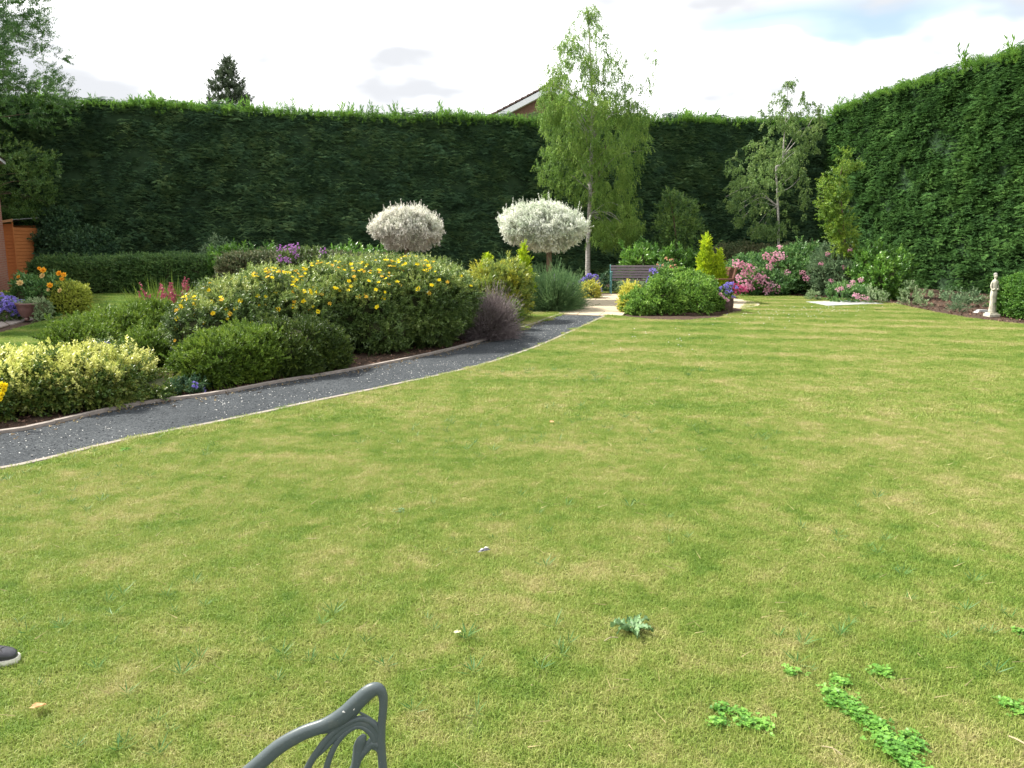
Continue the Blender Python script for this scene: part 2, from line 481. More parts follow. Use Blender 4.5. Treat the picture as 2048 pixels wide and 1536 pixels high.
def body(bs, name, material, parent, origin, shrink=.8, res=14):
    """the twiggy inside of a bush, which stops light from shining straight through"""
    V, F = [], []; n0 = 0
    for b in bs:
        for i in range(res + 1):
            ph = math.pi * i / res
            for j in range(res * 2):
                th = math.pi * j / res
                d = np.array([math.sin(ph) * math.cos(th), math.sin(ph) * math.sin(th), math.cos(ph)])
                t = (np.abs(d / b['r']) ** b['p']).sum() ** (-1 / b['p'])
                q = b['c'] + d * t * shrink; q[2] = max(q[2], -.02); V.append(q)
        for i in range(res):
            for j in range(res * 2):
                a = n0 + i * res * 2 + j; c = n0 + i * res * 2 + (j + 1) % (res * 2)
                F.append((a, a + res * 2, c + res * 2, c))
        n0 = len(V)
    V = np.array(V); V += (fbm(V * 6, 5) * .03)[:, None]
    return obj(name, mesh(name, rel(V, origin), F), material, parent)
def sunk(P, d, protos, sc, stray=.07, k=.62):
    h = np.mean([v[:, 2].max() for v, _ in protos]); s_ = np.where(RNG.random(len(P)) < stray, .0, 1.0)
    return P - d * (h * k * sc * s_)[:, None]
def bush(name, label, cat, bs, protos, material, dens, disp=.06, freq=2.5, depth=.3, up=.35, jit=.35, scale=(.75, 1.25), core=None, shrink=.78,
         group=None, kw=None, part='foliage', core_name='twigs', seed=1, root=None):
    bs = bs if isinstance(bs, list) else [bs]
    if root is None:
        c = np.mean([b['c'] for b in bs], 0); loc = (c[0], c[1], 0)
        root = empty(name, loc, label, cat, group)
    loc = tuple(root.location)
    P, N_ = surf(bs, dens, disp=disp, freq=freq, depth=depth, seed=seed, **(kw or {}))
    d = unit(N_ + np.array([0, 0, up]) + RNG.normal(size=N_.shape) * jit)
    sc = RNG.uniform(*scale, len(P)); P = sunk(P, d, protos, sc)
    f = scatter(part, protos, P, frames(d), sc, material, root, loc)
    if core: body(bs, core_name, core, root, loc, shrink)
    return root, P, N_
def inside(P, poly):
    P = np.asarray(P)[:, :2]; q = np.asarray(poly); r = np.zeros(len(P), bool)
    for i in range(len(q)):
        x1, y1 = q[i - 1]; x2, y2 = q[i]
        c = (y1 > P[:, 1]) != (y2 > P[:, 1])
        r ^= c & (P[:, 0] < (x2 - x1) * (P[:, 1] - y1) / (y2 - y1 + 1e-12) + x1)
    return r
def sheet(name, poly, z, material, kind='structure', parent=None, thick=0.0, label=None):
    poly = [tuple(p) for p in poly]; n = len(poly)
    tris = tessellate_polygon([[Vector((x, y, 0)) for x, y in poly]])
    V = [(x, y, z) for x, y in poly]; F = []
    for t in tris:
        a, b, c = [Vector(V[i]) for i in t]
        F.append(t if (b - a).cross(c - a).z > 0 else t[::-1])
    if thick:
        V += [(x, y, z - thick) for x, y in poly]
        area = sum(poly[i-1][0] * poly[i][1] - poly[i][0] * poly[i-1][1] for i in range(n))
        for i in range(n):
            j = (i + 1) % n
            F.append((i, i + n, j + n, j) if area > 0 else (j, j + n, i + n, i))
    o = obj(name, mesh(name, V, F), material, parent)
    if kind: o['kind'] = kind
    return o

# ================================================================ materials of the place
def lawn_colour(s, blades):
    P = s.pos()
    big = s.noise(.50, P, 3, .55, mscale=(.9, 1.0, 1))
    mid = s.noise(2.1, P, 5, .62, loc=(3, 9, 0))
    fin = s.noise(7.5, P, 4, .65)
    dry = s.noise(3.3, P, 3, .6, loc=(7, 2, 0))
    sx = s.n('ShaderNodeSeparateXYZ'); s.l(P, sx.inputs[0])
    u = s.m('ADD', s.m('MULTIPLY', sx.outputs[1], 5.2), s.m('MULTIPLY', sx.outputs[0], 1.35))
    u = s.m('ADD', u, s.m('MULTIPLY', mid, 3.6))
    far = s.m('MULTIPLY', s.m('SUBTRACT', sx.outputs[1], 6.0), .12, True)
    stripe = s.m('MULTIPLY', s.m('MULTIPLY', s.m('SINE', u), .085), far)
    f = s.m('ADD', s.m('MULTIPLY', big, .55), s.m('MULTIPLY', mid, .75))
    f = s.m('ADD', f, s.m('MULTIPLY', fin, .62)); f = s.m('ADD', f, stripe)
    f = s.m('ADD', f, s.m('MULTIPLY', s.m('MULTIPLY', s.m('SUBTRACT', dry, .56), 3.0, True), .14))
    # the side lawn by the house is watered and greener
    left = s.m('MULTIPLY', s.m('SUBTRACT', s.m('SUBTRACT', -1.0, sx.outputs[0]), s.m('MULTIPLY', s.m('SUBTRACT', 12.0, sx.outputs[1]), 4.0, True)), .2, True)
    f = s.m('SUBTRACT', s.m('SUBTRACT', f, .96), s.m('MULTIPLY', left, .16))
    f = s.m('ADD', s.m('MULTIPLY', f, 1.8), .56)
    tuf = s.noise(4.6, P, 3, .6, loc=(1, 5, 0))
    f = s.m('SUBTRACT', f, s.m('MULTIPLY', s.m('MULTIPLY', s.m('SUBTRACT', tuf, .57), 6.0, True), .22))
    if blades:
        g = s.noise(260, P, 1, .5)
        f = s.m('ADD', f, s.m('MULTIPLY', s.m('SUBTRACT', g, .5), 1.3))
        f = s.m('MULTIPLY', f, 1.0, True)
        return s.ramp(f, [(0, (.100, .195, .030)), (.24, (.165, .265, .040)), (.48, (.240, .320, .062)), (.76, (.335, .355, .110)), (1, (.47, .42, .20))])
    f = s.m('MULTIPLY', f, 1.0, True)
    return s.ramp(f, [(0, (.045, .075, .020)), (.35, (.075, .105, .028)), (.6, (.115, .130, .042)), (.85, (.17, .155, .065)), (1, (.22, .185, .09))])
m, nt = mat('lawn_turf'); s = NT(nt)
s.out(s.pbsdf(lawn_colour(s, False), .85, .1, s.noise(60, detail=4), .6, .02)); LAWN = m
m, nt = mat('grass_blades'); s = NT(nt)
c = lawn_colour(s, True); p = s.pbsdf(c, .55, .25); t = s.n('ShaderNodeBsdfTranslucent'); s.l(c, t.inputs[0])
x = s.n('ShaderNodeMixShader', _Fac=.35); s.l(p, x.inputs[1]); s.l(t.outputs[0], x.inputs[2]); s.out(x.outputs[0]); GRASS = m

m, nt = mat('soil'); s = NT(nt)
n = s.noise(9, detail=6, rough=.7); n_f = s.noise(70, detail=3, rough=.7)
f = s.m('ADD', s.m('MULTIPLY', n, .6), s.m('MULTIPLY', n_f, .5))
s.out(s.pbsdf(s.ramp(f, [(.35, (.028, .020, .015)), (.55, (.068, .046, .034)), (.75, (.14, .098, .072))]), .95, .1, f, .9, .03)); SOIL = m

m, nt = mat('tarmac'); s = NT(nt)
v = s.n('ShaderNodeTexVoronoi', _Scale=85.0); s.l(s.pos(), v.inputs['Vector'])
vv = s.n('ShaderNodeSeparateColor'); s.l(v.outputs['Color'], vv.inputs[0])
n = s.noise(1.3, detail=4); n3 = s.noise(30, detail=4, rough=.7)
f = s.m('ADD', s.m('MULTIPLY', vv.outputs[0], .42), s.m('ADD', s.m('MULTIPLY', n3, .35), s.m('MULTIPLY', n, .32)))
c = s.ramp(f, [(.30, (.020, .024, .028)), (.52, (.038, .044, .050)), (.68, (.062, .070, .076)), (.86, (.12, .13, .135))])
s.out(s.pbsdf(c, .92, .2, v.outputs['Distance'], 1.0, .010)); TARMAC = m

PAVE = plain_mat('cream_paving', (.33, .27, .19), (.47, .40, .29), 7, .85, .2, .3, .004)
PAVE2 = plain_mat('grey_paving', (.19, .165, .15), (.28, .25, .225), 8, .85, .2, .3, .004)
JOINT = plain_mat('joint_sand', (.09, .07, .05), (.15, .12, .085), 40, .95)
EDGE = plain_mat('edging_timber', (.19, .165, .145), (.33, .29, .26), 14, .85, .15, .4, .003, mscale=(1, 1, 3))
SLAB = plain_mat('slab_concrete', (.30, .31, .32), (.40, .41, .42), 12, .8)
CHIP = plain_mat('white_stone_chip', (.55, .54, .50), (.80, .79, .76), 60, .7)
BARKCHIP = leaf_mat('bark_chippings', [(.05, .03, .02), (.12, .07, .05), (.24, .15, .11), (.36, .27, .21)], 0.0, .9, .1, 6, 60)

# foliage
HEDGE = leaf_mat('cypress_hedge', [(0.053, 0.107, 0.062), (0.091, 0.180, 0.087), (0.154, 0.258, 0.105), (0.251, 0.342, 0.129)], .18, .85, .06, .8, 5)
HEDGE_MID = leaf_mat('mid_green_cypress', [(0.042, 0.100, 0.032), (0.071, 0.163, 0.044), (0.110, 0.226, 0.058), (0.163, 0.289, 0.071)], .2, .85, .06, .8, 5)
HEDGE_CORE = plain_mat('hedge_inside', (.020, .040, .020), (.038, .070, .034), 3, .95, .05)
HEDGE_NEW = leaf_mat('cypress_new_growth', [(.08, .18, .035), (.14, .28, .045), (.23, .38, .065)], .40, .7, .1, .9, 9)
BIRCH = leaf_mat('birch_leaves', [(0.106, 0.202, 0.045), (0.170, 0.302, 0.057), (0.268, 0.403, 0.083), (0.406, 0.511, 0.128)], .42, .5, .3, .6, 14)
BIRCH2 = leaf_mat('pale_birch_leaves', [(0.097, 0.178, 0.052), (0.151, 0.253, 0.069), (0.229, 0.333, 0.098), (0.326, 0.414, 0.138)], .40, .5, .3, .6, 14)
YOUNG = leaf_mat('yellow_green_leaves', [(.07, .15, .022), (.14, .25, .03), (.25, .36, .045), (.38, .44, .08)], .4, .5, .3, .9, 14)
DARKTREE = leaf_mat('dark_tree_leaves', [(0.037, 0.094, 0.027), (0.068, 0.158, 0.038), (0.110, 0.223, 0.048), (0.169, 0.316, 0.064)], .3, .5, .3, .6, 12)
LEFTLOW = leaf_mat('mid_green_tree_leaves', [(0.054, 0.119, 0.031), (0.092, 0.182, 0.042), (0.154, 0.252, 0.053), (0.216, 0.322, 0.070)], .3, .5, .3, .6, 12)
DUSK = leaf_mat('blue_green_shrub_leaves', [(0.026, 0.066, 0.036), (0.042, 0.096, 0.046), (0.072, 0.144, 0.054), (0.108, 0.192, 0.072)], .2, .5, .25, .6, 12)
CONIFER = leaf_mat('far_conifer_leaves', [(.05, .075, .045), (.08, .115, .06), (.12, .155, .08)], .15, .6, .2, .6, 12)
WILLOW = leaf_mat('variegated_willow_leaves', [(.42, .50, .34), (.66, .70, .58), (.80, .81, .73), (.87, .86, .80)], .12, .6, .2, 1.6, 30)
WILLOW_PINK = leaf_mat('pink_tinged_willow_leaves', [(0.410, 0.449, 0.330), (0.691, 0.685, 0.595), (0.875, 0.853, 0.782), (0.880, 0.880, 0.860)], .12, .6, .2, 1.6, 30)
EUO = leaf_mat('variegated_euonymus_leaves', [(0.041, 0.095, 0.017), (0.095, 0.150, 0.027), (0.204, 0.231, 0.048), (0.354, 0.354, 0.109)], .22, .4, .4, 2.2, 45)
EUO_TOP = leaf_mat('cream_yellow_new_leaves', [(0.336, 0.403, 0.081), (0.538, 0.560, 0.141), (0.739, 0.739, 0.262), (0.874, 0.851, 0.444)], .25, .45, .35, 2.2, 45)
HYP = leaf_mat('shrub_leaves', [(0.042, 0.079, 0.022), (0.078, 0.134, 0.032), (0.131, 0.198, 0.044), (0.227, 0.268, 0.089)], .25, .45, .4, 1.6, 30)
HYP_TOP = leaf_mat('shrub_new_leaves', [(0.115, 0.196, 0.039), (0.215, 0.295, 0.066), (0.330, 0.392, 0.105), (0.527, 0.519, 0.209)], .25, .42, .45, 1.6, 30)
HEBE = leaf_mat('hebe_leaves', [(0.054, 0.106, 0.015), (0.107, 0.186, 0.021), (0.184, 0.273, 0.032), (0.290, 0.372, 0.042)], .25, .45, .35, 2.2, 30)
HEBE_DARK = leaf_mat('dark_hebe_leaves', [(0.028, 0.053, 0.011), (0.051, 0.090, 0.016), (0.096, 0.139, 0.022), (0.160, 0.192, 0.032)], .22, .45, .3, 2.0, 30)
MOUND = leaf_mat('mound_hebe_leaves', [(0.066, 0.151, 0.026), (0.140, 0.274, 0.041), (0.246, 0.410, 0.065), (0.427, 0.578, 0.161)], .25, .45, .4, 2.4, 20)
LOWH = leaf_mat('low_hedge_leaves', [(0.043, 0.099, 0.031), (0.077, 0.161, 0.044), (0.126, 0.225, 0.060), (0.182, 0.288, 0.077)], .2, .5, .3, 1.2, 14)
BRONZE = leaf_mat('bronze_green_leaves', [(0.056, 0.098, 0.037), (0.106, 0.138, 0.056), (0.175, 0.171, 0.088), (0.237, 0.197, 0.112)], .2, .5, .3, 1.4, 14)
LAUREL = leaf_mat('laurel_leaves', [(0.047, 0.120, 0.022), (0.086, 0.204, 0.032), (0.156, 0.312, 0.041), (0.250, 0.420, 0.054)], .3, .38, .5, 1.2, 14)
LAVGREEN = leaf_mat('lavender_stems', [(0.069, 0.144, 0.057), (0.115, 0.207, 0.086), (0.172, 0.276, 0.109), (0.241, 0.345, 0.149)], .2, .7, .1, 1.8, 20)
LAVBROWN = leaf_mat('faded_lavender_stems', [(0.112, 0.094, 0.092), (0.184, 0.150, 0.151), (0.263, 0.225, 0.223), (0.341, 0.300, 0.276)], .1, .8, .1, 2.2, 20)
LAVPURPLE = leaf_mat('lavender_spikes', [(.20, .17, .25), (.30, .25, .37), (.42, .36, .47)], .15, .8, .1, 2.2, 20)
YGSHRUB = leaf_mat('olive_yellow_leaves', [(0.103, 0.172, 0.034), (0.218, 0.287, 0.057), (0.414, 0.425, 0.057), (0.598, 0.529, 0.057)], .28, .4, .4, 2.0, 24)
GOLD = leaf_mat('golden_conifer_leaves', [(0.234, 0.362, 0.019), (0.385, 0.525, 0.025), (0.578, 0.688, 0.037), (0.770, 0.825, 0.062)], .3, .5, .25, 3.0, 16)
GOLDY = leaf_mat('bright_yellow_leaves', [(.25, .29, .03), (.46, .46, .06), (.68, .63, .14), (.78, .72, .25)], .3, .5, .25, 3.0, 24)
SILVER = leaf_mat('silvery_green_leaves', [(.11, .19, .08), (.20, .29, .13), (.32, .40, .22), (.44, .50, .32)], .2, .5, .25, 3.0, 24)
BOXH = leaf_mat('box_hedge_leaves', [(0.034, 0.106, 0.015), (0.069, 0.175, 0.022), (0.117, 0.250, 0.033), (0.179, 0.312, 0.050)], .2, .5, .3, 1.6, 24)
ROSELEAF = leaf_mat('rose_leaves', [(0.039, 0.111, 0.029), (0.078, 0.182, 0.046), (0.143, 0.273, 0.065), (0.260, 0.403, 0.130)], .25, .45, .4, 1.6, 18)
GREYBUSH = leaf_mat('grey_green_leaves', [(0.072, 0.144, 0.066), (0.120, 0.198, 0.096), (0.180, 0.264, 0.132), (0.252, 0.336, 0.180)], .2, .5, .3, 1.6, 18)
FLW = {}
for nm, cols in dict(yellow=[(.80, .60, .01), (.86, .70, .02), (.88, .80, .08)], orange=[(.62, .26, .03), (.78, .40, .04), (.85, .55, .06)], gold=[(.70, .40, .03), (.80, .52, .05), (.85, .62, .10)], amber=[(.85, .36, .02), (.90, .50, .04), (.92, .64, .12)],
                     cream=[(.75, .55, .22), (.82, .66, .33), (.86, .75, .45)], pink=[(.66, .30, .42), (.78, .48, .58), (.84, .66, .72)], hot=[(.52, .06, .20), (.64, .12, .30), (.72, .26, .40)],
                     violet=[(.22, .18, .56), (.33, .28, .70), (.48, .42, .80)], mauve=[(.40, .17, .46), (.52, .26, .58), (.64, .40, .68)], red=[(.26, .06, .09), (.36, .10, .13), (.46, .18, .20)],
                     white=[(.7, .7, .66), (.8, .8, .76), (.85, .85, .82)], peach=[(.72, .38, .25), (.80, .50, .36), (.85, .62, .48)]).items():
    FLW[nm] = leaf_mat(nm + '_petals', cols, .3, .6, .15, 5, 60)
TWIG = plain_mat('twigs', (.035, .045, .02), (.07, .075, .035), 20, .9, .1)
BARK_WHITE = plain_mat('birch_bark', (.16, .15, .13), (.48, .46, .42), 9, .8, .2, .5, .01, mscale=(1, 1, 2.5))
BARK_BROWN = plain_mat('brown_bark', (.09, .065, .045), (.19, .145, .10), 16, .85, .15, .6, .01, mscale=(3, 3, .8))

# ================================================================ the ground
NO_G = dict(kind='structure')
me = mesh('ground', [(-300, -60, -.03), (300, -60, -.03), (300, 400, -.03), (-300, 400, -.03)], [(0, 1, 2, 3)])
m, nt = mat('distant_ground'); s = NT(nt); s.out(s.pbsdf(s.mix(s.noise(.3), (.06, .10, .03), (.10, .14, .04)), .9, .1))
tag(obj('ground', me, m), kind='structure')

PR = [G(*q) for q in ((-420, 1000), (0, 942), (240, 885), (430, 848), (620, 808), (800, 770), (950, 735), (1060, 700), (1140, 665), (1212, 632))]
PL = [G(*q) for q in ((-420, 908), (0, 868), (150, 838), (290, 808), (430, 790), (560, 765), (700, 742), (850, 712), (940, 690), (1050, 655), (1120, 630))]
PRs, PLs = spline([(*p, 0) for p in PR], 8)[:, :2], spline([(*p, 0) for p in PL], 8)[:, :2]
PATIO_C, PATIO_R = np.array([3.25, 21.35]), 3.22
circle = [(PATIO_C[0] + PATIO_R * math.cos(a), PATIO_C[1] + PATIO_R * math.sin(a)) for a in np.linspace(0, 2 * math.pi, 48, endpoint=False)]
# the bare soil of the beds lies over the whole garden; lawns, path and patio lie on it
sheet('planting_bed', [(-30, -3), (22, -3), (22, 38), (-30, 38)], -.012, SOIL)

front = [G(1212, 632), G(1245, 634), G(1300, 641), G(1370, 643), G(1440, 637), G(1475, 624), G(1492, 606), G(1475, 596), G(1455, 590)]
behind = [G(1400, 588), G(1320, 586), G(1180, 586), G(1170, 577), G(1300, 575), G(1440, 577)]
right_edge = [G(1455, 584), G(1560, 592), G(1640, 597), G(1720, 602), G(1790, 609), G(1850, 622), G(1930, 637), G(2020, 648), G(2200, 664), G(2600, 690)]
lawn_poly = [tuple(p) for p in PRs] + front[1:] + behind + right_edge + [(10.5, -2.5), (-4.5, -2.5)]
lawn_poly = [(x, y) for x, y in lawn_poly]
# soften the joints between points
sheet('lawn', lawn_poly, .008, LAWN)
left_poly = [G(-700, 735), G(-60, 745), G(20, 716), G(110, 697), G(150, 660), G(300, 628), G(420, 612), G(520, 590), G(420, 584), G(180, 590), G(178, 618), G(100, 640), G(60, 652), G(0, 668), G(-300, 715)]
sheet('lawn', left_poly, .006, LAWN)
tri_poly = [G(985, 668), G(1000, 640), G(1050, 627), G(1114, 626), G(1119, 631), G(1046, 656)]
sheet('lawn', tri_poly, .006, LAWN)

path = sheet('path', [tuple(p) for p in PLs] + [tuple(p) for p in PRs[::-1]], .0, TARMAC)
def resample(P, step):
    P = np.asarray(P); d = np.r_[0, np.cumsum(np.linalg.norm(np.diff(P, axis=0), axis=1))]
    n = max(2, int(round(d[-1] / step)) + 1); t = np.linspace(0, d[-1], n)
    return np.stack([np.interp(t, d, P[:, 0]), np.interp(t, d, P[:, 1])], 1), d[-1]
def edging(P, side):
    pts, L_ = resample(P, .30)
    for i in range(0, len(pts) - 1, 6):
        seg = pts[i:i + 7]
        if len(seg) < 2: break
        seg = seg.copy(); dd = seg[-1] - seg[-2]; seg[-1] -= dd / np.linalg.norm(dd) * .006
        t = np.gradient(seg, axis=0); t /= np.linalg.norm(t, axis=1)[:, None]; nrm = np.stack([-t[:, 1], t[:, 0]], 1) * side
        a, b = seg - nrm * .004, seg + nrm * .052; h = .030 + random.uniform(-.004, .004); k = len(seg)
        V = [(x, y, -.08) for x, y in a] + [(x, y, h) for x, y in a] + [(x, y, h) for x, y in b] + [(x, y, -.08) for x, y in b]
        F = []
        for j in range(k - 1):
            for q in range(3):
                f = (q*k+j, q*k+j+1, (q+1)*k+j+1, (q+1)*k+j)
                F.append(f if side < 0 else f[::-1])
        F += [(0, k, 2*k, 3*k), (k-1, 2*k-1, 3*k-1, 4*k-1)]
        obj('edging_board', mesh('edging_board', V, F), EDGE, path)
edging(PRs, -1); edging(PLs, 1)
# white stone chips strewn over the tarmac
def strew(name, poly, n, protos, material, z, scale, parent=None, keep=None, flat=True, origin=(0, 0, 0), kind='stuff', tilt=.2):
    q = np.asarray(poly); lo, hi = q.min(0), q.max(0)
    P = RNG.uniform(lo, hi, (n, 2)); P = P[inside(P, poly)]
    if keep is not None: P = P[keep(P)]
    P = np.c_[P, np.full(len(P), z)]
    N_ = np.array([0, 0, 1.0]) + RNG.normal(size=P.shape) * tilt
    return scatter(name, protos, P, frames(N_), RNG.uniform(*scale, len(P)), material, parent, origin, kind)
def stone(seed, r=.01, h=.5):
    rng = np.random.default_rng(seed); n = 6
    a = np.sort(rng.uniform(0, 6.28, n)); V = [(math.cos(t) * r * rng.uniform(.7, 1.2), math.sin(t) * r * rng.uniform(.6, 1), 0) for t in a]
    V += [(x * .6, y * .6, r * h) for x, y, z in V]; V.append((0, 0, r * h * 1.1))
    F = [(i, (i+1) % n, n + (i+1) % n) for i in range(n)] + [(i, n + (i+1) % n, n + i) for i in range(n)] + [(n+i, n+(i+1) % n, 2*n) for i in range(n)]
    return np.array(V), np.array(F)
strew('stone_chippings', [tuple(p) for p in PLs] + [tuple(p) for p in PRs[::-1]], 12000, [stone(1, .01, .2), stone(2, .01, .2), stone(3, .01, .2)], CHIP, .001, (.2, .8), keep=lambda P: fbm(np.c_[P * 1.3, 0 * P[:, 0]], 3) > -.15)

strew('tarmac_grit', [tuple(p) for p in PLs] + [tuple(p) for p in PRs[::-1]], 26000, [stone(11, .011, .6), stone(12, .009, .6)], leaf_mat('dark_grit', [(.022, .026, .030), (.038, .044, .050), (.066, .074, .080)], 0, .85, .3, 8, 60), -.001, (.4, 1.1), keep=lambda P: P[:, 1] < 14)

# dry leaves and soil scattered off the bed on to the tarmac
q_, _ = resample(PLs, .02); q_ = q_[(q_[:, 1] > 4) & (q_[:, 1] < 17)]; q_ = q_[RNG.integers(0, len(q_), 620)]
off_ = np.abs(RNG.normal(size=len(q_))) * .14 + .03
q_ = np.c_[q_[:, 0] + off_ * .35, q_[:, 1] - off_ * .93, np.full(len(q_), .002)]
litter = [leaves([[0, 0, .003]] * 2, np.random.default_rng(i).normal(size=(2, 3)) * [1, 1, .3], .034, .017, fold=.25, rng=np.random.default_rng(i)) for i in range(4)]
scatter('fallen_leaves', litter, q_, frames(np.array([0, 0, 1.0]) + RNG.normal(size=q_.shape) * .3), RNG.uniform(.3, 1.0, len(q_)), leaf_mat('fallen_leaf_litter', [(.06, .04, .02), (.16, .11, .06), (.30, .23, .12), (.42, .36, .22)], .1, .8, .1, 9, 60))

# patio of cream flagstones, laid as a disc
patio = sheet('patio', circle, .004, JOINT)
def clip_poly(P, C):
    out = P
    for i in range(len(C)):
        a, b = C[i], C[(i + 1) % len(C)]; inp = out; out = []
        def sd(p): return (b[0]-a[0])*(p[1]-a[1]) - (b[1]-a[1])*(p[0]-a[0])
        for j in range(len(inp)):
            p, q = inp[j - 1], inp[j]; sp, sq = sd(p), sd(q)
            if sq >= 0:
                if sp < 0: t = sp/(sp-sq); out.append((p[0]+t*(q[0]-p[0]), p[1]+t*(q[1]-p[1])))
                out.append(q)
            elif sp >= 0: t = sp/(sp-sq); out.append((p[0]+t*(q[0]-p[0]), p[1]+t*(q[1]-p[1])))
        if not out: return []
    return out
inner = [(PATIO_C[0] + (PATIO_R - .02) * math.cos(a), PATIO_C[1] + (PATIO_R - .02) * math.sin(a)) for a in np.linspace(0, 2 * math.pi, 48, endpoint=False)]
rot = R(8); cs, sn = math.cos(rot), math.sin(rot)
def slab(poly, z, parent, m_, name='paving_slab'):
    n = len(poly); cx = np.mean([p[0] for p in poly]); cy = np.mean([p[1] for p in poly])
    tz = [z + random.uniform(-.002, .002) for _ in range(n)]
    V = [(x, y, z - .03) for x, y in poly] + [(x, y, tz[i] - .004) for i, (x, y) in enumerate(poly)] + [(cx + (x-cx)*.985, cy + (y-cy)*.985, tz[i]) for i, (x, y) in enumerate(poly)]
    F = [tuple(range(2*n, 3*n))]
    for i in range(n):
        j = (i+1) % n; F += [(i, j, n+j, n+i), (n+i, n+j, 2*n+j, 2*n+i)]
    return obj(name, mesh(name, V, F), m_, parent)
y = -3.9; row = 0
while y < 3.9:
    hh = random.choice((.45, .6, .6)); x = -4.2 + random.uniform(0, .5)
    while x < 4.2:
        ww = random.choice((.45, .6, .75, .9)); g = .006
        P = [(x+g, y+g), (x+ww-g, y+g), (x+ww-g, y+hh-g), (x+g, y+hh-g)]
        P = [(PATIO_C[0] + a*cs - b*sn, PATIO_C[1] + a*sn + b*cs) for a, b in P]
        P = clip_poly(P, inner)
        if len(P) > 2:
            area = abs(sum(P[i-1][0]*P[i][1] - P[i][0]*P[i-1][1] for i in range(len(P)))) / 2
            if area > .02: slab(P, .030, patio, PAVE)
        x += ww
    y += hh
# the row of slabs where the tarmac meets the patio
ap = [G(1112, 628.5), G(1244, 634), G(1262, 618), G(1145, 612)]
for i in range(3):
    a, b = i / 3, (i + 1) / 3 - .008
    L0 = lambda p, q, t: (p[0] + (q[0]-p[0])*t, p[1] + (q[1]-p[1])*t)
    slab([L0(ap[0], ap[1], a), L0(ap[0], ap[1], b), L0(ap[3], ap[2], b), L0(ap[3], ap[2], a)], .020, patio, PAVE)

# paved strip by the house
gp = [G(-320, 735), G(-80, 690), G(0, 657), G(48, 641), G(84, 634), G(62, 626), G(-60, 630), G(-300, 660)]
gpath = sheet('pavement', gp, .002, JOINT)
for i in range(4):
    a, b = i / 4, (i + 1) / 4 - .01
    A, B = gp[4], gp[0]; C_, D_ = gp[5], gp[7]
    slab([L0(A, B, b), L0(A, B, a), L0(C_, D_, a), L0(C_, D_, b)], .016, gpath, PAVE2)

# grass standing on the lawns
near_t = [grass_tile(s_, .34, 1900, .028, .0027, .75) for s_ in range(3)]
far_t = [grass_tile(20 + s_, .60, 1900, .030, .0055, .75) for s_ in range(3)]
def turf(poly, near_y, step_n, step_f, origin=(0, 0, 0), top=23.5):
    q = np.asarray(poly); lo, hi = q.min(0), q.max(0); out = []
    for st, y0, y1, pk in ((step_n, lo[1], near_y, 0), (step_f, near_y, min(hi[1], 99), 3)):
        if y1 <= y0: continue
        gx, gy = np.meshgrid(np.arange(lo[0], hi[0], st), np.arange(y0, y1, st)); P = np.stack([gx.ravel(), gy.ravel()], 1)
        P = P + RNG.uniform(-st/2, st/2, P.shape)
        # only where the garden can be looked at from here or a few steps aside
        P = P[(np.abs(P[:, 0]) < .66 * P[:, 1] + 2.5) & (P[:, 1] > 1.0)]
        P = P[inside(P, poly)]; out.append((P, RNG.integers(pk, pk + 3, len(P))))
    P = np.concatenate([o[0] for o in out]); pk = np.concatenate([o[1] for o in out])
    P = np.c_[P, np.full(len(P), .010)]
    return scatter('grass', near_t + far_t, P, frames(np.tile([0, 0, 1.0], (len(P), 1))), RNG.uniform(.8, 1.15, len(P)), GRASS, None, origin, 'stuff', pk)
def shrink_poly(poly, d):
    q = np.asarray(poly); n = len(q); area = sum(q[i-1][0]*q[i][1] - q[i][0]*q[i-1][1] for i in range(n)); sg = 1 if area > 0 else -1
    out = []
    for i in range(n):
        t = q[(i+1) % n] - q[i-1]; t = t / max(np.linalg.norm(t), 1e-6); out.append(q[i] + np.array([-t[1], t[0]]) * d * sg)
    return np.array(out)
turf(shrink_poly(lawn_poly, .27), 7.0, .155, .27)
turf(shrink_poly(left_poly, .28), 3.0, .2, .33)
turf(shrink_poly(tri_poly, .20), 3.0, .2, .24)
# narrow fringe of blades right up to the edges of the lawn
fr_t = [grass_tile(40 + s_, .12, 160, .036, .0045, .7) for s_ in range(2)]
fr = []
for poly, cl_ in ((lawn_poly, True), (left_poly, True), (tri_poly, True)):
    for dd_ in (.065, .125, .19, .26):
        q, _ = resample(np.r_[shrink_poly(poly, dd_), shrink_poly(poly, dd_)[:1]], .055); fr.append(q)
fr = np.concatenate(fr); fr = fr[(np.abs(fr[:, 0]) < .66 * fr[:, 1] + 1.5) & (fr[:, 1] > 1.5)]
fr = np.c_[fr + RNG.normal(size=fr.shape) * .012, np.full(len(fr), .01)]
scatter('grass', fr_t, fr, frames(np.tile([0, 0, 1.0], (len(fr), 1))), RNG.uniform(.7, 1.2, len(fr)), GRASS)
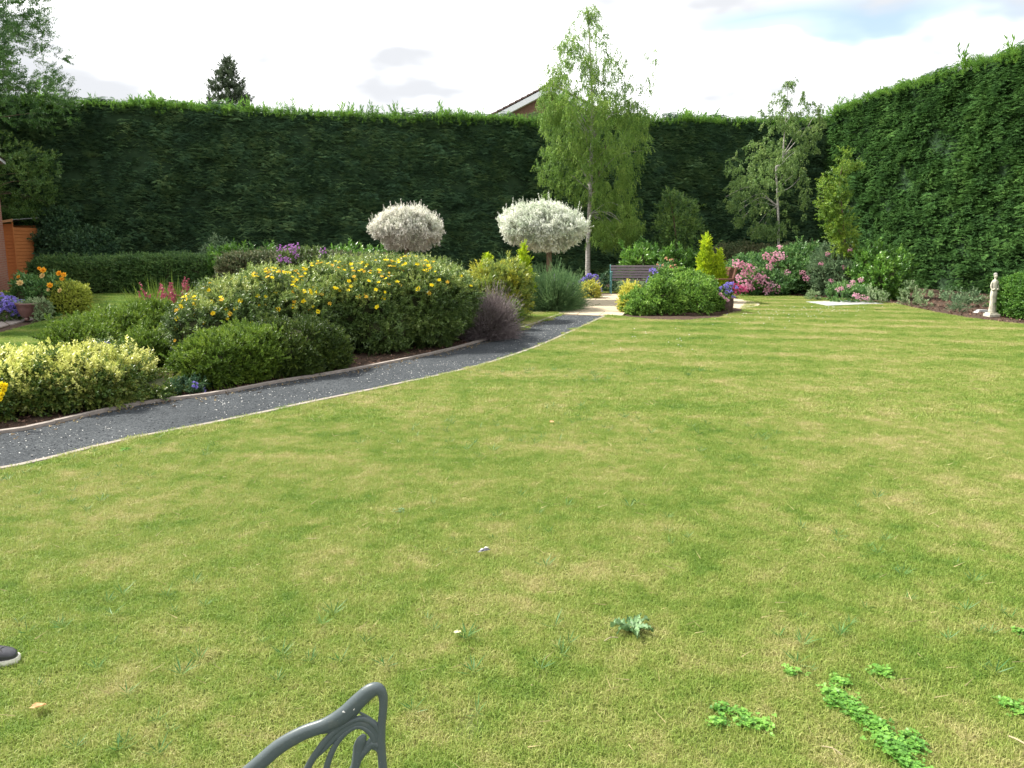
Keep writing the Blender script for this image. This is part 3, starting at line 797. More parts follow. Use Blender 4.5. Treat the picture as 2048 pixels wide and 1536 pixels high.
# coarse tufts and dead stalks
tuft = [sprig(9, .02, .075, .0045, 60, .3, 1, .2, seed=60 + i, start=.05, stemw=0) for i in range(3)]
def lawn_spots(n, y0, y1, k=None):
    P = np.c_[RNG.uniform(-9, 9, n), RNG.uniform(y0, y1, n)]; P = P[(np.abs(P[:, 0]) < .66 * P[:, 1] + .5) & inside(P, shrink_poly(lawn_poly, .15))]
    return P
P = lawn_spots(2600, 1.8, 10); P = P[fbm(np.c_[P * .9, 0 * P[:, 0]], 8) > .12]
scatter('grass', tuft, np.c_[P, np.full(len(P), .01)], frames(np.tile([0, 0, 1.0], (len(P), 1))), RNG.uniform(.5, 1.1, len(P)), leaf_mat('coarse_grass', [(.05, .14, .035), (.08, .19, .05), (.13, .25, .07)], .3, .5, .3, .8, 30))
straw = [stemtri([[0, 0, 0.012]], [[.05, .01, .03]], .0016), stemtri([[0, 0, 0.01]], [[.03, .02, .035]], .0014)]
P = lawn_spots(5200, 1.7, 9)
scatter('dead_grass', straw, np.c_[P, np.full(len(P), .012)], frames(np.array([0, 0, 1.0]) + RNG.normal(size=(len(P), 3)) * .15), RNG.uniform(.5, 1.5, len(P)), leaf_mat('straw', [(.34, .29, .13), (.46, .40, .21), (.56, .50, .30)], .2, .8, .1, 3, 30))
# clover heads far out on the lawn
clov = [stone(9, .012, 1.2)]
P = np.array([G(RNG.normal(1570, 85), RNG.normal(632, 11)) for _ in range(110)] + [G(RNG.normal(1660, 50), RNG.normal(622, 4)) for _ in range(50)] + [G(RNG.normal(1260, 120), RNG.normal(680, 18)) for _ in range(30)])
P = P[inside(P, lawn_poly)]
scatter('clover_heads', clov, np.c_[P, np.full(len(P), .04)], frames(np.tile([0, 0, 1.0], (len(P), 1))), RNG.uniform(.4, .8, len(P)), FLW['white'])

# bark chippings and fallen leaves on the beds
def flake(seed, l, w): return leaves([[0, 0, .004]] * 3, np.random.default_rng(seed).normal(size=(3, 3)) * [1, 1, .35], l, w, fold=.25, rng=np.random.default_rng(seed))
flk = [flake(i, .045, .022) for i in range(4)]
bed_right = [G(1440, 586)] + right_edge[1:9] + [(14, 15), (15.4, 20), (13.5, 33), (6, 33)]
strew('bark_chippings', bed_right, 9000, flk, BARKCHIP, -.006, (.6, 1.5), tilt=.35)
bed_left = [tuple(p) for p in PLs[::-1]] + [G(-300, 830), G(-100, 760), G(110, 700), G(350, 640), G(700, 600), G(985, 668), G(1046, 657)]
strew('bark_chippings', bed_left, 16000, flk, BARKCHIP, -.006, (.4, 1.1), tilt=.35)

# ================================================================ tall clipped hedges
sprays = [fan_spray(i) for i in range(5)]
shoots = [sprig(16, .34, .11, .022, 55, .25, 3, .55, seed=80 + i, start=.2) for i in range(4)]
HH = 7.35
def hedge(name, label, A, B, thick, H, side, n_mult=1.0, seed=1, leaf=None):
    A, B = np.array(A, float), np.array(B, float); L_ = np.linalg.norm(B - A); t = (B - A) / L_; nr = np.array([t[1], -t[0]]) * side   # outward, towards the lawn
    mid = (A + B) / 2; root = empty(name, (mid[0], mid[1], 0), label, 'hedge'); loc = tuple(root.location)
    # inner mass of old wood
    k = 40; V, F = [], []
    Hs = [H(u) for u in np.linspace(0, 1, k + 1)]
    for i in range(k + 1):
        p = A + t * L_ * i / k
        for q, z in ((p - nr * .28, -.02), (p - nr * .28, Hs[i] - .24), (p - nr * (thick - .2), Hs[i] - .24), (p - nr * (thick - .2), -.02)):
            V.append((q[0], q[1], z))
    for i in range(k):
        for j in range(3): F.append((i*4+j, (i+1)*4+j, (i+1)*4+j+1, i*4+j+1))
    F += [(0, 1, 2, 3), (4*k, 4*k+1, 4*k+2, 4*k+3)]
    obj('branches', mesh('branches', rel(V, loc), F), HEDGE_CORE, root)
    # clipped face
    Hm = max(Hs); n = int(L_ * Hm * 16.0 * n_mult)
    u = RNG.random(n); z = RNG.random(n) ** .92 * Hm; h = np.interp(u, np.linspace(0, 1, k + 1), Hs); ok = z < h - .05; u, z, h = u[ok], z[ok], h[ok]
    P = np.c_[A + t * (u * L_)[:, None], z]; bump = fbm(P * np.array([.55, .55, 1.1]), seed) * .20 + fbm(P * 2.2, seed + 3) * .10
    bump -= np.clip((z - (h - .45)) / .45, 0, 1) ** 2 * .25
    P[:, :2] += nr * (bump - .10 - .16 * RNG.random(len(P)))[:, None]
    N_ = np.c_[np.tile(nr, (len(P), 1)), RNG.uniform(-.15, .55, len(P))] + RNG.normal(size=(len(P), 3)) * .20
    sc = RNG.uniform(.45, .85, len(P))
    scatter('foliage', sprays, P, frames(N_, up=(0, 0, 1)), sc, leaf or HEDGE, root, loc)
    # top, with ragged new shoots
    n = int(L_ * thick * 60); u = RNG.random(n); w = RNG.random(n); h = np.interp(u, np.linspace(0, 1, k + 1), Hs)
    P = np.c_[A + t * (u * L_)[:, None] - nr * (w * thick)[:, None], h - .30 + .10 * fbm(np.c_[u * L_ * 1.1, w, 0 * u], seed + 7)]
    P[:, 2] += np.clip(fbm(np.c_[u * L_ * .9, w * .7, 0 * u + 4], seed + 9), 0, 1) * .10
    N_ = np.array([nr[0] * .25, nr[1] * .25, 1.0]) + RNG.normal(size=(n, 3)) * .35
    scatter('new_shoots', shoots, P, frames(N_), RNG.uniform(.45, .85, n) * (1 + 1.3 * np.clip(fbm(np.c_[u * L_ * .9, w * .7, 0 * u + 4], seed + 9), 0, 1)) * (1 + (RNG.random(n) < .025) * 1.1), HEDGE_NEW, root, loc)
    # fresh growth folding over the shoulder of the clipped face
    n = int(L_ * 20); u = RNG.random(n); w = RNG.random(n) ** 1.6; h = np.interp(u, np.linspace(0, 1, k + 1), Hs)
    P = np.c_[A + t * (u * L_)[:, None] + nr * (.02 - .12 * (1 - w))[:, None], h - .22 - w * .30 + .12 * fbm(np.c_[u * L_ * 1.3, 0 * u, 0 * u], seed + 4)]
    N_ = np.c_[np.tile(nr, (n, 1)) * .8, RNG.uniform(.5, 1.4, n)] + RNG.normal(size=(n, 3)) * .3
    scatter('new_shoots', shoots, P, frames(N_), RNG.uniform(.35, .65, n), HEDGE_NEW, root, loc)
    return root
hedge('tall_hedge', 'tall dark clipped cypress hedge closing the far end behind the birches', (-24, 30.0), (16.5, 36.3), 1.6,
      lambda u: 6.80 + .10 * math.sin(u * 9) + (.12 if u > .9 else 0) + max(0, .35 - u) * .5, 1, 1.0, 2)
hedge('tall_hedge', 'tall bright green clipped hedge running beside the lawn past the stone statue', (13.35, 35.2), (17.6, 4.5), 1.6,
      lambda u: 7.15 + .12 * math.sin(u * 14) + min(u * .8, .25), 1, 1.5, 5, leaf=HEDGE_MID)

# ================================================================ trees
def crown_points(rows, Y, n, depth=.8, gap=-.1, gf=1.1, seed=1, surf_bias=.5):
    """points filling a crown whose outline is given in rows (photo y, left x, right x) as seen at distance Y"""
    rows = np.array(rows, float); py = RNG.uniform(rows[0, 0], rows[-1, 0], n * 4)
    l, r = np.interp(py, rows[:, 0], rows[:, 1]), np.interp(py, rows[:, 0], rows[:, 2])
    k = RNG.random(len(py)) < (r - l) / (r - l).max(); py, l, r = py[k], l[k], r[k]
    a = RNG.uniform(0, 2 * math.pi, len(py)); q = RNG.random(len(py)) ** surf_bias
    sc = (r - l) / 2 / FPX * Y
    xw = ((l + r) / 2 - 1024) / FPX * Y + np.cos(a) * q * sc; yw = Y + np.sin(a) * q * sc * depth
    z = np.array([W(1024, p, Y)[2] for p in py])
    # X of a pixel at this height on plane Y
    kx = np.array([1 / (CT - (p - 768) / FPX * ST) for p in py]); xw = ((l + r) / 2 - 1024) / FPX * Y * kx + np.cos(a) * q * sc * kx
    P = np.c_[xw, yw, z]; g = fbm(P * gf, seed, 2) > gap
    return P[g][:n]
def make_tree(name, label, base, trunk, bark, crown, protos, material, scl, n_limbs=14, limb_r=.035, zmin=None, group=None, up=(0, 0, 1), tilt=.18, cat='tree', rise=.55, extra=None, leafname='crown'):
    root = empty(name, (base[0], base[1], 0), label, cat, group); loc = tuple(root.location)
    T = spline([t[:3] for t in trunk], 5); rr = np.interp(np.linspace(0, 1, len(T)), np.linspace(0, 1, len(trunk)), [t[3] for t in trunk])
    m_ = MB(); m_.tube(T, list(rr), 9); m_.build('trunk', bark, root, True, loc)
    zt = T[:, 2]
    if len(crown):
        order = RNG.permutation(len(crown))[: n_limbs]
        for i in order:
            e = crown[i]; dist = np.linalg.norm(e[:2] - np.array([np.interp(e[2], zt, T[:, 0]), np.interp(e[2], zt, T[:, 1])]))
            z0 = max(e[2] - dist * rise - .2, zmin if zmin is not None else zt[0] + .3); z0 = min(z0, zt[-1] - .1)
            s0 = np.array([np.interp(z0, zt, T[:, 0]), np.interp(z0, zt, T[:, 1]), z0]); r0 = np.interp(z0, zt, rr)
            mid = s0 * .5 + e * .5 + np.array([0, 0, dist * .22]) + RNG.normal(size=3) * .06 * dist
            q = spline([s0, s0 * .75 + mid * .25 + RNG.normal(size=3) * .02, mid, e], 4)
            b = MB(); b.tube(q, list(np.linspace(min(limb_r, r0 * .55), .005, len(q))), 5, cap=False); b.build('branch', bark, root, True, loc)
        N_ = np.array([0, 0, 1.0]) + RNG.normal(size=(len(crown), 3)) * tilt
        if up is None: N_ = unit(crown - np.array([base[0], base[1], np.mean(crown[:, 2])])) + RNG.normal(size=crown.shape) * .5 + [0, 0, .4]
        scatter(leafname, protos, crown, frames(N_), RNG.uniform(*scl, len(crown)), material, root, loc)
    return root, loc

hang = [hanging(22, .62, .070, .046, seed=i, side=.22, arms=4) for i in range(6)]
hang_small = [hanging(14, .36, .080, .050, seed=20 + i, side=.14, arms=4) for i in range(5)]
# main birch
Yb = 29.5
rows = [(8, 1166, 1190), (45, 1140, 1212), (90, 1112, 1245), (130, 1108, 1268), (170, 1088, 1275), (210, 1072, 1285), (250, 1078, 1304), (280, 1084, 1306), (310, 1104, 1292), (345, 1100, 1284), (372, 1112, 1268), (400, 1136, 1282), (440, 1172, 1294), (470, 1180, 1292), (500, 1172, 1240)]
c1 = crown_points([r for r in rows if r[0] <= 210], Yb, 820, gap=.02, gf=2.3, seed=3)
c2 = crown_points([r for r in rows if r[0] >= 190], Yb + .05, 2150, gap=.0, gf=1.9, seed=4, surf_bias=.5)
c3 = crown_points([(300, 1075, 1110), (345, 1062, 1125), (400, 1085, 1130)], Yb + .4, 90, gap=-.2, seed=6)
c4 = crown_points([(90, 1285, 1310), (130, 1280, 1318), (190, 1262, 1300)], Yb, 26, gap=-.5, seed=8)
c5 = crown_points([(120, 1092, 1112), (160, 1080, 1120), (235, 1068, 1135)], Yb, 120, gap=-.5, seed=8)
c2[:, 2] += .16; c3[:, 2] += .2
crown = np.concatenate([c1, c2, c3, c4, c5])
tr = [(*W(1176, 572, Yb)[:2], -.1, .10)] + [(*W(px, py, Yb), r) for px, py, r in ((1176, 500, .085), (1180, 400, .075), (1183, 300, .06), (1184, 200, .045), (1180, 100, .028), (1176, 20, .010))]
broot, bloc = make_tree('birch_tree', 'tallest silver birch with long drooping bright green branches and pale trunk', W(1176, 572, Yb), tr, BARK_WHITE, crown, hang, BIRCH, (.3, .68), 34, .03, zmin=2.6)
b = MB(); q = spline([W(1183, 385, Yb), W(1190, 370, Yb), W(1200, 340, Yb), W(1212, 290, Yb)], 5); b.tube(q, list(np.linspace(.05, .02, len(q))), 6); b.build('branch', BARK_BROWN, broot, True, bloc)
# second birch
Y2 = 27.5
rows = [(215, 1500, 1630), (250, 1512, 1645), (290, 1492, 1630), (320, 1440, 1622), (350, 1450, 1620), (390, 1448, 1612), (430, 1462, 1612), (470, 1490, 1600)]
c1 = crown_points(rows, Y2 + .45, 500, gap=.03, gf=2.0, seed=13, surf_bias=.5)
c2 = crown_points([(155, 1572, 1590), (185, 1545, 1612), (215, 1530, 1640)], Y2, 46, gap=-.05, gf=2.5, seed=14)
c3 = crown_points([(205, 1625, 1650), (250, 1618, 1652), (300, 1600, 1635)], Y2, 48, gap=-.4, seed=15)
tr = [(*W(1557, 560, Y2)[:2], -.1, .055)] + [(*W(px, py, Y2), r) for px, py, r in ((1557, 490, .040), (1556, 420, .037), (1553, 345, .034), (1553, 333, .032), (1564, 326, .028), (1567, 290, .022), (1572, 230, .014), (1577, 160, .008))]
sroot, sloc = make_tree('birch_tree', 'smaller thin silver birch with kinked pale trunk and sparse weeping crown', W(1557, 560, Y2), tr, BARK_WHITE, np.concatenate([c1, c2, c3]), hang_small, BIRCH2, (.4, .85), 16, .012, zmin=2.8)
for pts in ([(1566, 312), (1590, 285), (1612, 262), (1622, 242), (1650, 205)], [(1556, 385), (1580, 375), (1600, 355)]):
    b = MB(); q = spline([W(a, c, Y2) for a, c in pts], 5); b.tube(q, list(np.linspace(.017, .006, len(q))), 6); b.build('branch', BARK_WHITE, sroot, True, sloc)
# young tree and small tree, leaves in upright clusters
leafy = [sprig(14, .34, .075, .048, 70, .5, 3, .2, seed=100 + i, start=.1) for i in range(4)]
Y3 = 24.0
cr = crown_points([(305, 1680, 1700), (340, 1662, 1712), (380, 1636, 1700), (420, 1642, 1705), (460, 1655, 1712), (505, 1665, 1715)], Y3, 330, gap=-.2, gf=1.6, seed=21, surf_bias=.6)
cr = np.concatenate([cr, crown_points([(325, 1700, 1722), (345, 1700, 1730)], Y3, 10, gap=-.5)])
tr = [(*W(1690, 590, Y3)[:2], -.1, .04)] + [(*W(a, c, Y3), r) for a, c, r in ((1690, 500, .034), (1684, 420, .027), (1680, 360, .018), (1690, 312, .006))]
make_tree('young_tree', 'young slender tree with yellow-green leaves growing against the tall bright hedge', W(1690, 590, Y3), tr, BARK_BROWN, cr, leafy, YOUNG, (.45, .85), 14, .014, up=None)
Y4 = 29.0
cr = crown_points([(385, 1325, 1345), (410, 1320, 1395), (440, 1312, 1400), (490, 1308, 1405), (530, 1310, 1400)], Y4, 380, gap=-.2, gf=1.2, seed=23)
tr = [(*W(1352, 570, Y4)[:2], -.1, .05)] + [(*W(a, c, Y4), r) for a, c, r in ((1352, 500, .04), (1348, 440, .028), (1336, 392, .008))]
make_tree('small_tree', 'small loose mid green tree standing behind the slatted bench and mound', W(1352, 570, Y4), tr, BARK_BROWN, cr, leafy, LEFTLOW, (.5, .95), 12, .015, up=None)
# the big tree at the edge of the picture and the lower one under it
bigleaf = [sprig(18, .5, .10, .05, 65, .5, 3, .2, seed=120 + i, start=.1, droop=.2) for i in range(4)]
Y5 = 29.0
cr = crown_points([(-120, -230, 70), (-40, -240, 92), (40, -240, 76), (90, -240, 88), (150, -240, 112), (200, -240, 140), (260, -230, 90)], Y5, 2100, gap=-.12, gf=1.2, seed=31)
cr = np.concatenate([cr, crown_points([(100, 118, 135), (135, 100, 145), (165, 90, 150), (190, 80, 130)], Y5, 12, gap=-.5)])
tr = [(*W(-130, 590, Y5)[:2], -.1, .22)] + [(*W(a, c, Y5), r) for a, c, r in ((-130, 400, .19), (-128, 200, .14), (-126, 40, .09), (-120, -100, .03))]
make_tree('broadleaf_tree', 'large dark leafy tree rising above the house end over the far hedge', W(-130, 590, Y5), tr, BARK_BROWN, cr, bigleaf, DARKTREE, (.5, 1.0), 26, .06, zmin=3.5, up=None)
Y6 = 28.9
cr = crown_points([(255, -160, 20), (285, -200, 55), (310, -220, 100), (345, -220, 108), (385, -200, 96), (430, -180, 60)], Y6, 700, gap=-.3, gf=.9, seed=33)
tr = [(*W(-70, 590, Y6)[:2], -.1, .12)] + [(*W(a, c, Y6), r) for a, c, r in ((-70, 460, .10), (-60, 380, .07), (-50, 300, .02))]
make_tree('broadleaf_tree', 'lower bright green tree spreading over the corner of the brick house', W(-70, 590, Y6), tr, BARK_BROWN, cr, leafy, LEFTLOW, (.6, 1.1), 18, .03, zmin=2.4, up=None)
# conifer beyond the hedge
Y7 = 43
cr = crown_points([(118, 452, 456), (140, 438, 470), (165, 428, 482), (195, 418, 498), (240, 405, 515), (330, 390, 530)], Y7, 800, gap=-.5, gf=.9, seed=35)
tr = [(*W(455, 560, Y7)[:2], -.1, .25)] + [(*W(a, c, Y7), r) for a, c, r in ((455, 400, .2), (455, 240, .12), (455, 125, .02))]
make_tree('conifer_tree', 'grey-green pointed conifer standing beyond the far hedge', W(455, 560, Y7), tr, BARK_BROWN, cr, [sprig(22, .55, .14, .05, 55, .5, 3, .3, seed=140 + i) for i in range(3)], CONIFER, (.5, 1.0), 10, .04, zmin=2)

# ================================================================ neighbour's house beyond the hedge
Yh = 44.0
BRICKFAR = plain_mat('far_brickwork', (.15, .085, .06), (.22, .13, .09), 9, .9)
WHITEPAINT = plain_mat('white_painted_board', (.72, .74, .76), (.80, .81, .82), 6, .6)
TILES = plain_mat('brown_roof_tiles', (.11, .075, .065), (.20, .14, .12), 6, .85)
ap_, lo_ = np.array(W(1102, 166, Yh)), np.array(W(995, 222, Yh)); slope = (ap_[2] - lo_[2]) / (ap_[0] - lo_[0]); half = 5.0; ez = ap_[2] - slope * half
hroot = empty('neighbour_house', (ap_[0], Yh + 4, 0), "neighbour's brick house with brown tiled gable roof and white bargeboard showing above the far hedge", 'house'); hl = tuple(hroot.location)
hroot['label'] = 'brick house with brown tiled gable and white bargeboard showing above the far hedge'
m_ = MB(); x0, x1 = ap_[0] - half + .35, ap_[0] + half - .35; yy0, yy1 = Yh + .35, Yh + 8.5
V = [(x0, yy0, -.1), (x1, yy0, -.1), (x1, yy0, ez + .1), (ap_[0], yy0, ap_[2] - .25), (x0, yy0, ez + .1)]; V += [(a, yy1, c) for a, b_, c in V]
m_.add(V, [(0, 1, 2, 3, 4), (9, 8, 7, 6, 5), (0, 4, 9, 5), (1, 6, 7, 2)]); m_.build('wall', BRICKFAR, hroot, origin=hl)
for sg in (-1, 1):
    rf = MB(); e = np.array([ap_[0] + sg * half, 0, ez])
    for k in range(16):                                # courses of tiles stepping down the slope
        a = ap_ + (np.array([e[0], 0, e[2]]) - [ap_[0], 0, ap_[2]]) * [1, 0, 1] * (k / 16); b_ = ap_ + (np.array([e[0], 0, e[2]]) - [ap_[0], 0, ap_[2]]) * [1, 0, 1] * ((k + 1.08) / 16)
        V = [(a[0], Yh, a[2] + .02), (b_[0], Yh, b_[2] + .06), (b_[0], Yh, b_[2] - .02), (a[0], Yh, a[2] - .06)]; V += [(p, yy1 + .3, r) for p, _, r in V]
        rf.add(V, [(0, 1, 2, 3), (7, 6, 5, 4), (0, 4, 5, 1), (1, 5, 6, 2), (2, 6, 7, 3), (3, 7, 4, 0)])
    rf.build('roof', TILES, hroot, origin=hl)
    bb = MB(); V = []
    for yb in (Yh - .06, Yh + .33): V += [(ap_[0], yb, ap_[2] - .12), (e[0], yb, e[2] - .12), (e[0], yb, e[2] - .42), (ap_[0], yb, ap_[2] - .42)]
    bb.add(V, [(0, 1, 2, 3), (7, 6, 5, 4), (3, 2, 6, 7), (1, 5, 6, 2), (0, 4, 5, 1)]); bb.build('bargeboard', WHITEPAINT, hroot, origin=hl)
rt = MB(); rt.tube([(ap_[0], Yh - .1, ap_[2] + .04), (ap_[0], yy1 + .3, ap_[2] + .04)], .14, 10); rt.build('ridge_tile', TILES, hroot, True, hl)
METAL = plain_mat('grey_metal', (.22, .24, .26), (.30, .32, .34), 20, .4)
aer = empty('tv_aerial', (*W(1120, 180, Yh + 1.5)[:2], W(1110, 175, Yh)[2] - .6), 'thin grey television aerial mast on the roof behind the tall birch', 'aerial'); al = tuple(aer.location)
t_ = MB(); top = W(1120, 95, Yh + 1.5); t_.tube([al, top], .03, 6); t_.build('mast', METAL, aer, origin=al)
t_ = MB(); t_.tube([(top[0] - .7, top[1], top[2] - .12), (top[0] + .5, top[1], top[2] - .12)], .016, 5)
for i in range(9): t_.tube([(top[0] - .65 + i * .13, top[1] - .22, top[2] - .12), (top[0] - .65 + i * .13, top[1] + .22, top[2] - .12)], .008, 4)
t_.build('aerial_element', METAL, aer, origin=al)

# ================================================================ clipped low hedges and shrubs behind the beds
small = [sprig(16, .12, .032, .017, 55, .35, 2, .3, seed=200 + i) for i in range(4)]        # small round leaves
mid_l = [sprig(12, .16, .055, .026, 55, .4, 2, .3, seed=210 + i) for i in range(4)]         # middling leaves
big_l = [sprig(9, .22, .11, .045, 50, .4, 2, .35, seed=220 + i) for i in range(4)]          # laurel
fine_l = [sprig(30, .13, .022, .009, 50, .4, 3, .35, seed=230 + i, whorl=True) for i in range(4)]   # hebe
needle = [sprig(20, .30, .05, .007, 16, .25, 5, .2, seed=240 + i, start=.1, stemw=.002) for i in range(4)]  # lavender
scale_l = [sprig(22, .16, .035, .016, 30, .35, 3, .4, seed=250 + i) for i in range(3)]      # golden conifer

lh = [blob(70, 300, 517, 26.0, .75, p=6), blob(230, 470, 512, 25.8, .8, p=6)]
bush('low_hedge', 'low flat-topped clipped hedge in front of the tall hedge by the shed', 'hedge', lh, small, LOWH, 520, disp=.04, core=TWIG, shrink=.85, scale=(.9, 1.7), kw=dict(back=False), seed=3)
lh = [blob(438, 580, 508, 24.0, .8, p=4), blob(540, 705, 505, 24.0, .8, p=4), blob(680, 800, 512, 24.2, .8, p=4)]
bush('bronze_hedge', 'bronze-green low hedge behind the yellow-flowered shrub with mauve flowers poking through', 'hedge', lh, small, BRONZE, 420, disp=.10, core=TWIG, scale=(.9, 1.8), kw=dict(back=False), seed=4)
bush('laurel_shrub', 'bright green laurel row showing over the bronze hedge, nearer the low clipped hedge', 'shrub', [blob(415, 520, 497, 25.6, .6, p=3), blob(480, 590, 499, 25.6, .6)], big_l, LAUREL, 95, disp=.12, core=TWIG, up=1.2, scale=(.8, 1.5), kw=dict(back=False), group='laurels behind the bronze hedge')
bush('laurel_shrub', 'bright green laurel row behind the bronze hedge, nearer the smaller white willow', 'shrub', [blob(640, 740, 496, 25.4, .6), blob(700, 790, 500, 25.4, .6)], big_l, LAUREL, 95, disp=.12, core=TWIG, up=1.2, scale=(.8, 1.5), kw=dict(back=False), group='laurels behind the bronze hedge')
bush('grey_shrub', 'wispy blue-green sapling sticking up where the two low hedges meet', 'shrub', [blob(398, 440, 480, 26.8, .4), blob(425, 460, 470, 26.9, .3)], mid_l, GREYBUSH, 60, disp=.2, up=1.5, scale=(.8, 1.4))
bush('dark_shrub', 'big dusky blue-green shrub filling the corner between shed and tall hedge', 'shrub', [blob(66, 175, 420, 30.6, .9, p=2), blob(115, 225, 460, 30.2, .9, p=2), blob(30, 110, 450, 31.2, .7, p=2)], mid_l, DUSK, 150, disp=.3, freq=1.2, core=HEDGE_CORE, scale=(1.2, 2.6), kw=dict(back=False), shrink=.7)
bush('dark_shrub', 'dark leafy shrub under the big tree behind the house end', 'shrub', [blob(-120, 60, 350, 31.4, 1.0, p=2), blob(20, 150, 400, 31.6, .8, p=2)], mid_l, DARKTREE, 110, disp=.35, freq=1.0, core=HEDGE_CORE, scale=(1.4, 2.8), kw=dict(back=False), shrink=.7)
# behind the bench
bush('laurel_shrub', 'low green laurel directly behind the slatted bench', 'shrub', [blob(1245, 1320, 490, 27.6, .8), blob(1290, 1380, 498, 27.2, .7), blob(1350, 1410, 505, 27.6, .7)], big_l, LAUREL, 80, disp=.15, core=TWIG, up=.8, scale=(.8, 1.5), kw=dict(back=False))
bush('bronze_hedge', 'reddish bronze hedge behind the pink roses', 'hedge', [blob(1425, 1560, 492, 28.2, .8, p=4), blob(1520, 1640, 490, 28.0, .8, p=4)], small, BRONZE, 380, disp=.12, core=TWIG, scale=(1.0, 2.0), kw=dict(back=False), seed=8)
bush('laurel_shrub', 'dark green shrub clump between golden conifer and bronze hedge', 'shrub', [blob(1380, 1470, 494, 29.0, .7)], big_l, LAUREL, 70, disp=.15, core=TWIG, scale=(.8, 1.4), kw=dict(back=False))
rb = [blob(1450, 1545, 512, 25.2, .9), blob(1510, 1600, 500, 25.6, .9), blob(1470, 1580, 540, 24.4, .6)]
rroot, P_, N_ = bush('pink_rose_bush', 'large rose bush covered in pale pink flower clusters on the patio side of the bed', 'rose bush', rb, mid_l, ROSELEAF, 150, disp=.2, core=TWIG, up=.6, scale=(.8, 1.5), kw=dict(back=False))
bush('green_shrub', 'mixed light green shrub in the bed behind the grey slab', 'shrub', [blob(1560, 1660, 488, 26.2, .9), blob(1590, 1650, 520, 25.2, .6)], mid_l, ROSELEAF, 130, disp=.18, core=TWIG, up=.6, scale=(.9, 1.8), kw=dict(back=False))
gshr = bush('grey_green_shrub', 'misty grey-green bush with a few mauve flowers in front of the young tree', 'shrub', [blob(1625, 1720, 486, 24.6, .9), blob(1650, 1740, 510, 24.2, .8)], fine_l, GREYBUSH, 170, disp=.18, core=TWIG, up=.6, scale=(1.0, 2.4), kw=dict(back=False))
bush('laurel_shrub', 'rounded glossy laurel at the end of the shrub bed by the tall bright hedge', 'shrub', [blob(1705, 1810, 496, 23.6, .9), blob(1720, 1800, 515, 23.0, .8), blob(1775, 1820, 505, 23.8, .5)], big_l, LAUREL, 110, disp=.16, core=TWIG, up=.6, scale=(.7, 1.3), kw=dict(back=False))

# clusters of blooms, each a part of its plant
def bloom_cluster(seed, n, R_, petal, name):
    rng = np.random.default_rng(seed); parts = []
    c = unit(rng.normal(size=(n, 3))) * (rng.random((n, 1)) ** .4) * R_; c[:, 2] = c[:, 2] * .8
    for k in range(n):
        q = 9; a = np.linspace(0, 2 * math.pi, q, endpoint=False) + rng.uniform(0, 6); o = unit(c[k:k+1] + [0, -.2 * R_, .5 * R_])[0]
        e1 = unit(np.cross([o], [[.3, .8, .2]]))[0]; e2 = np.cross(o, e1)
        d = e1 * np.cos(a)[:, None] + e2 * np.sin(a)[:, None] + o * np.where(np.arange(q) % 2, .9, .25)[:, None]
        parts.append(leaves(np.tile(c[k], (q, 1)), d, petal, petal * .85, fold=.25, roll=o, rng=rng))
    V, F = joinp(*parts); return mesh(name, V, F)
def place(me, name, p, root, mats, s_=1.0, n=(0, 0, 1)):
    o = bpy.data.objects.new(name, me)
    if not me.materials: me.materials.append(mats)
    COL.objects.link(o); o.parent = root
    o.location = Vector(p) - Vector(root.location)
    if name.endswith('cluster'): o['kind'] = 'stuff'
    o.rotation_euler = Vector(n).to_track_quat('Z', 'Y').to_euler(); o.rotation_euler.rotate_axis('Z', random.uniform(0, 6.28)); o.scale = (s_,) * 3
    return o
pk = [bloom_cluster(i, 30, .20, .046, 'rose_cluster') for i in range(3)]
hk = [bloom_cluster(5 + i, 26, .19, .046, 'rose_cluster') for i in range(2)]
for me in pk: me.materials.append(FLW['pink'])
for me in hk: me.materials.append(FLW['hot'])
for px, py, sz in ((1472, 528, 1.0), (1485, 530, .9), (1498, 537, 1.05), (1510, 540, .8), (1534, 512, .9), (1546, 520, .8), (1560, 495, .6), (1563, 512, 1.0), (1552, 508, .7), (1540, 533, .8), (1478, 556, .9), (1492, 558, 1.2), (1505, 562, 1.2), (1517, 560, 1.0),
                   (1500, 575, 1.0), (1530, 562, 1.0), (1545, 570, .9), (1452, 562, .9), (1460, 558, .8), (1533, 585, .7), (1550, 582, .8), (1510, 582, .9), (1575, 545, .6), (1605, 545, .6), (1613, 556, .7), (1486, 570, 1.0), (1524, 574, .8), (1496, 566, 1.1), (1512, 568, 1.0), (1538, 577, .9), (1556, 575, .8), (1522, 553, .9), (1488, 546, .7)):
    place(random.choice(pk), 'rose_cluster', W(px, py, 23.9 + random.uniform(-.1, .3)), rroot, None, sz * .8, (random.uniform(-.3, .3), -.6, .6))
for px, py, sz in ((1468, 572, 1.0), (1480, 578, 1.0), (1458, 568, .8), (1474, 580, .9), (1490, 580, .7)):
    place(random.choice(hk), 'rose_cluster', W(px, py, 23.7), rroot, None, sz * .85, (random.uniform(-.3, .3), -.6, .6))
for px, py in ((1662, 562), (1688, 535), (1655, 508), (1700, 500), (1642, 528)):
    place(pk[0], 'flower_cluster', W(px, py, 23.6), gshr[0], None, .35, (0, -.7, .5))

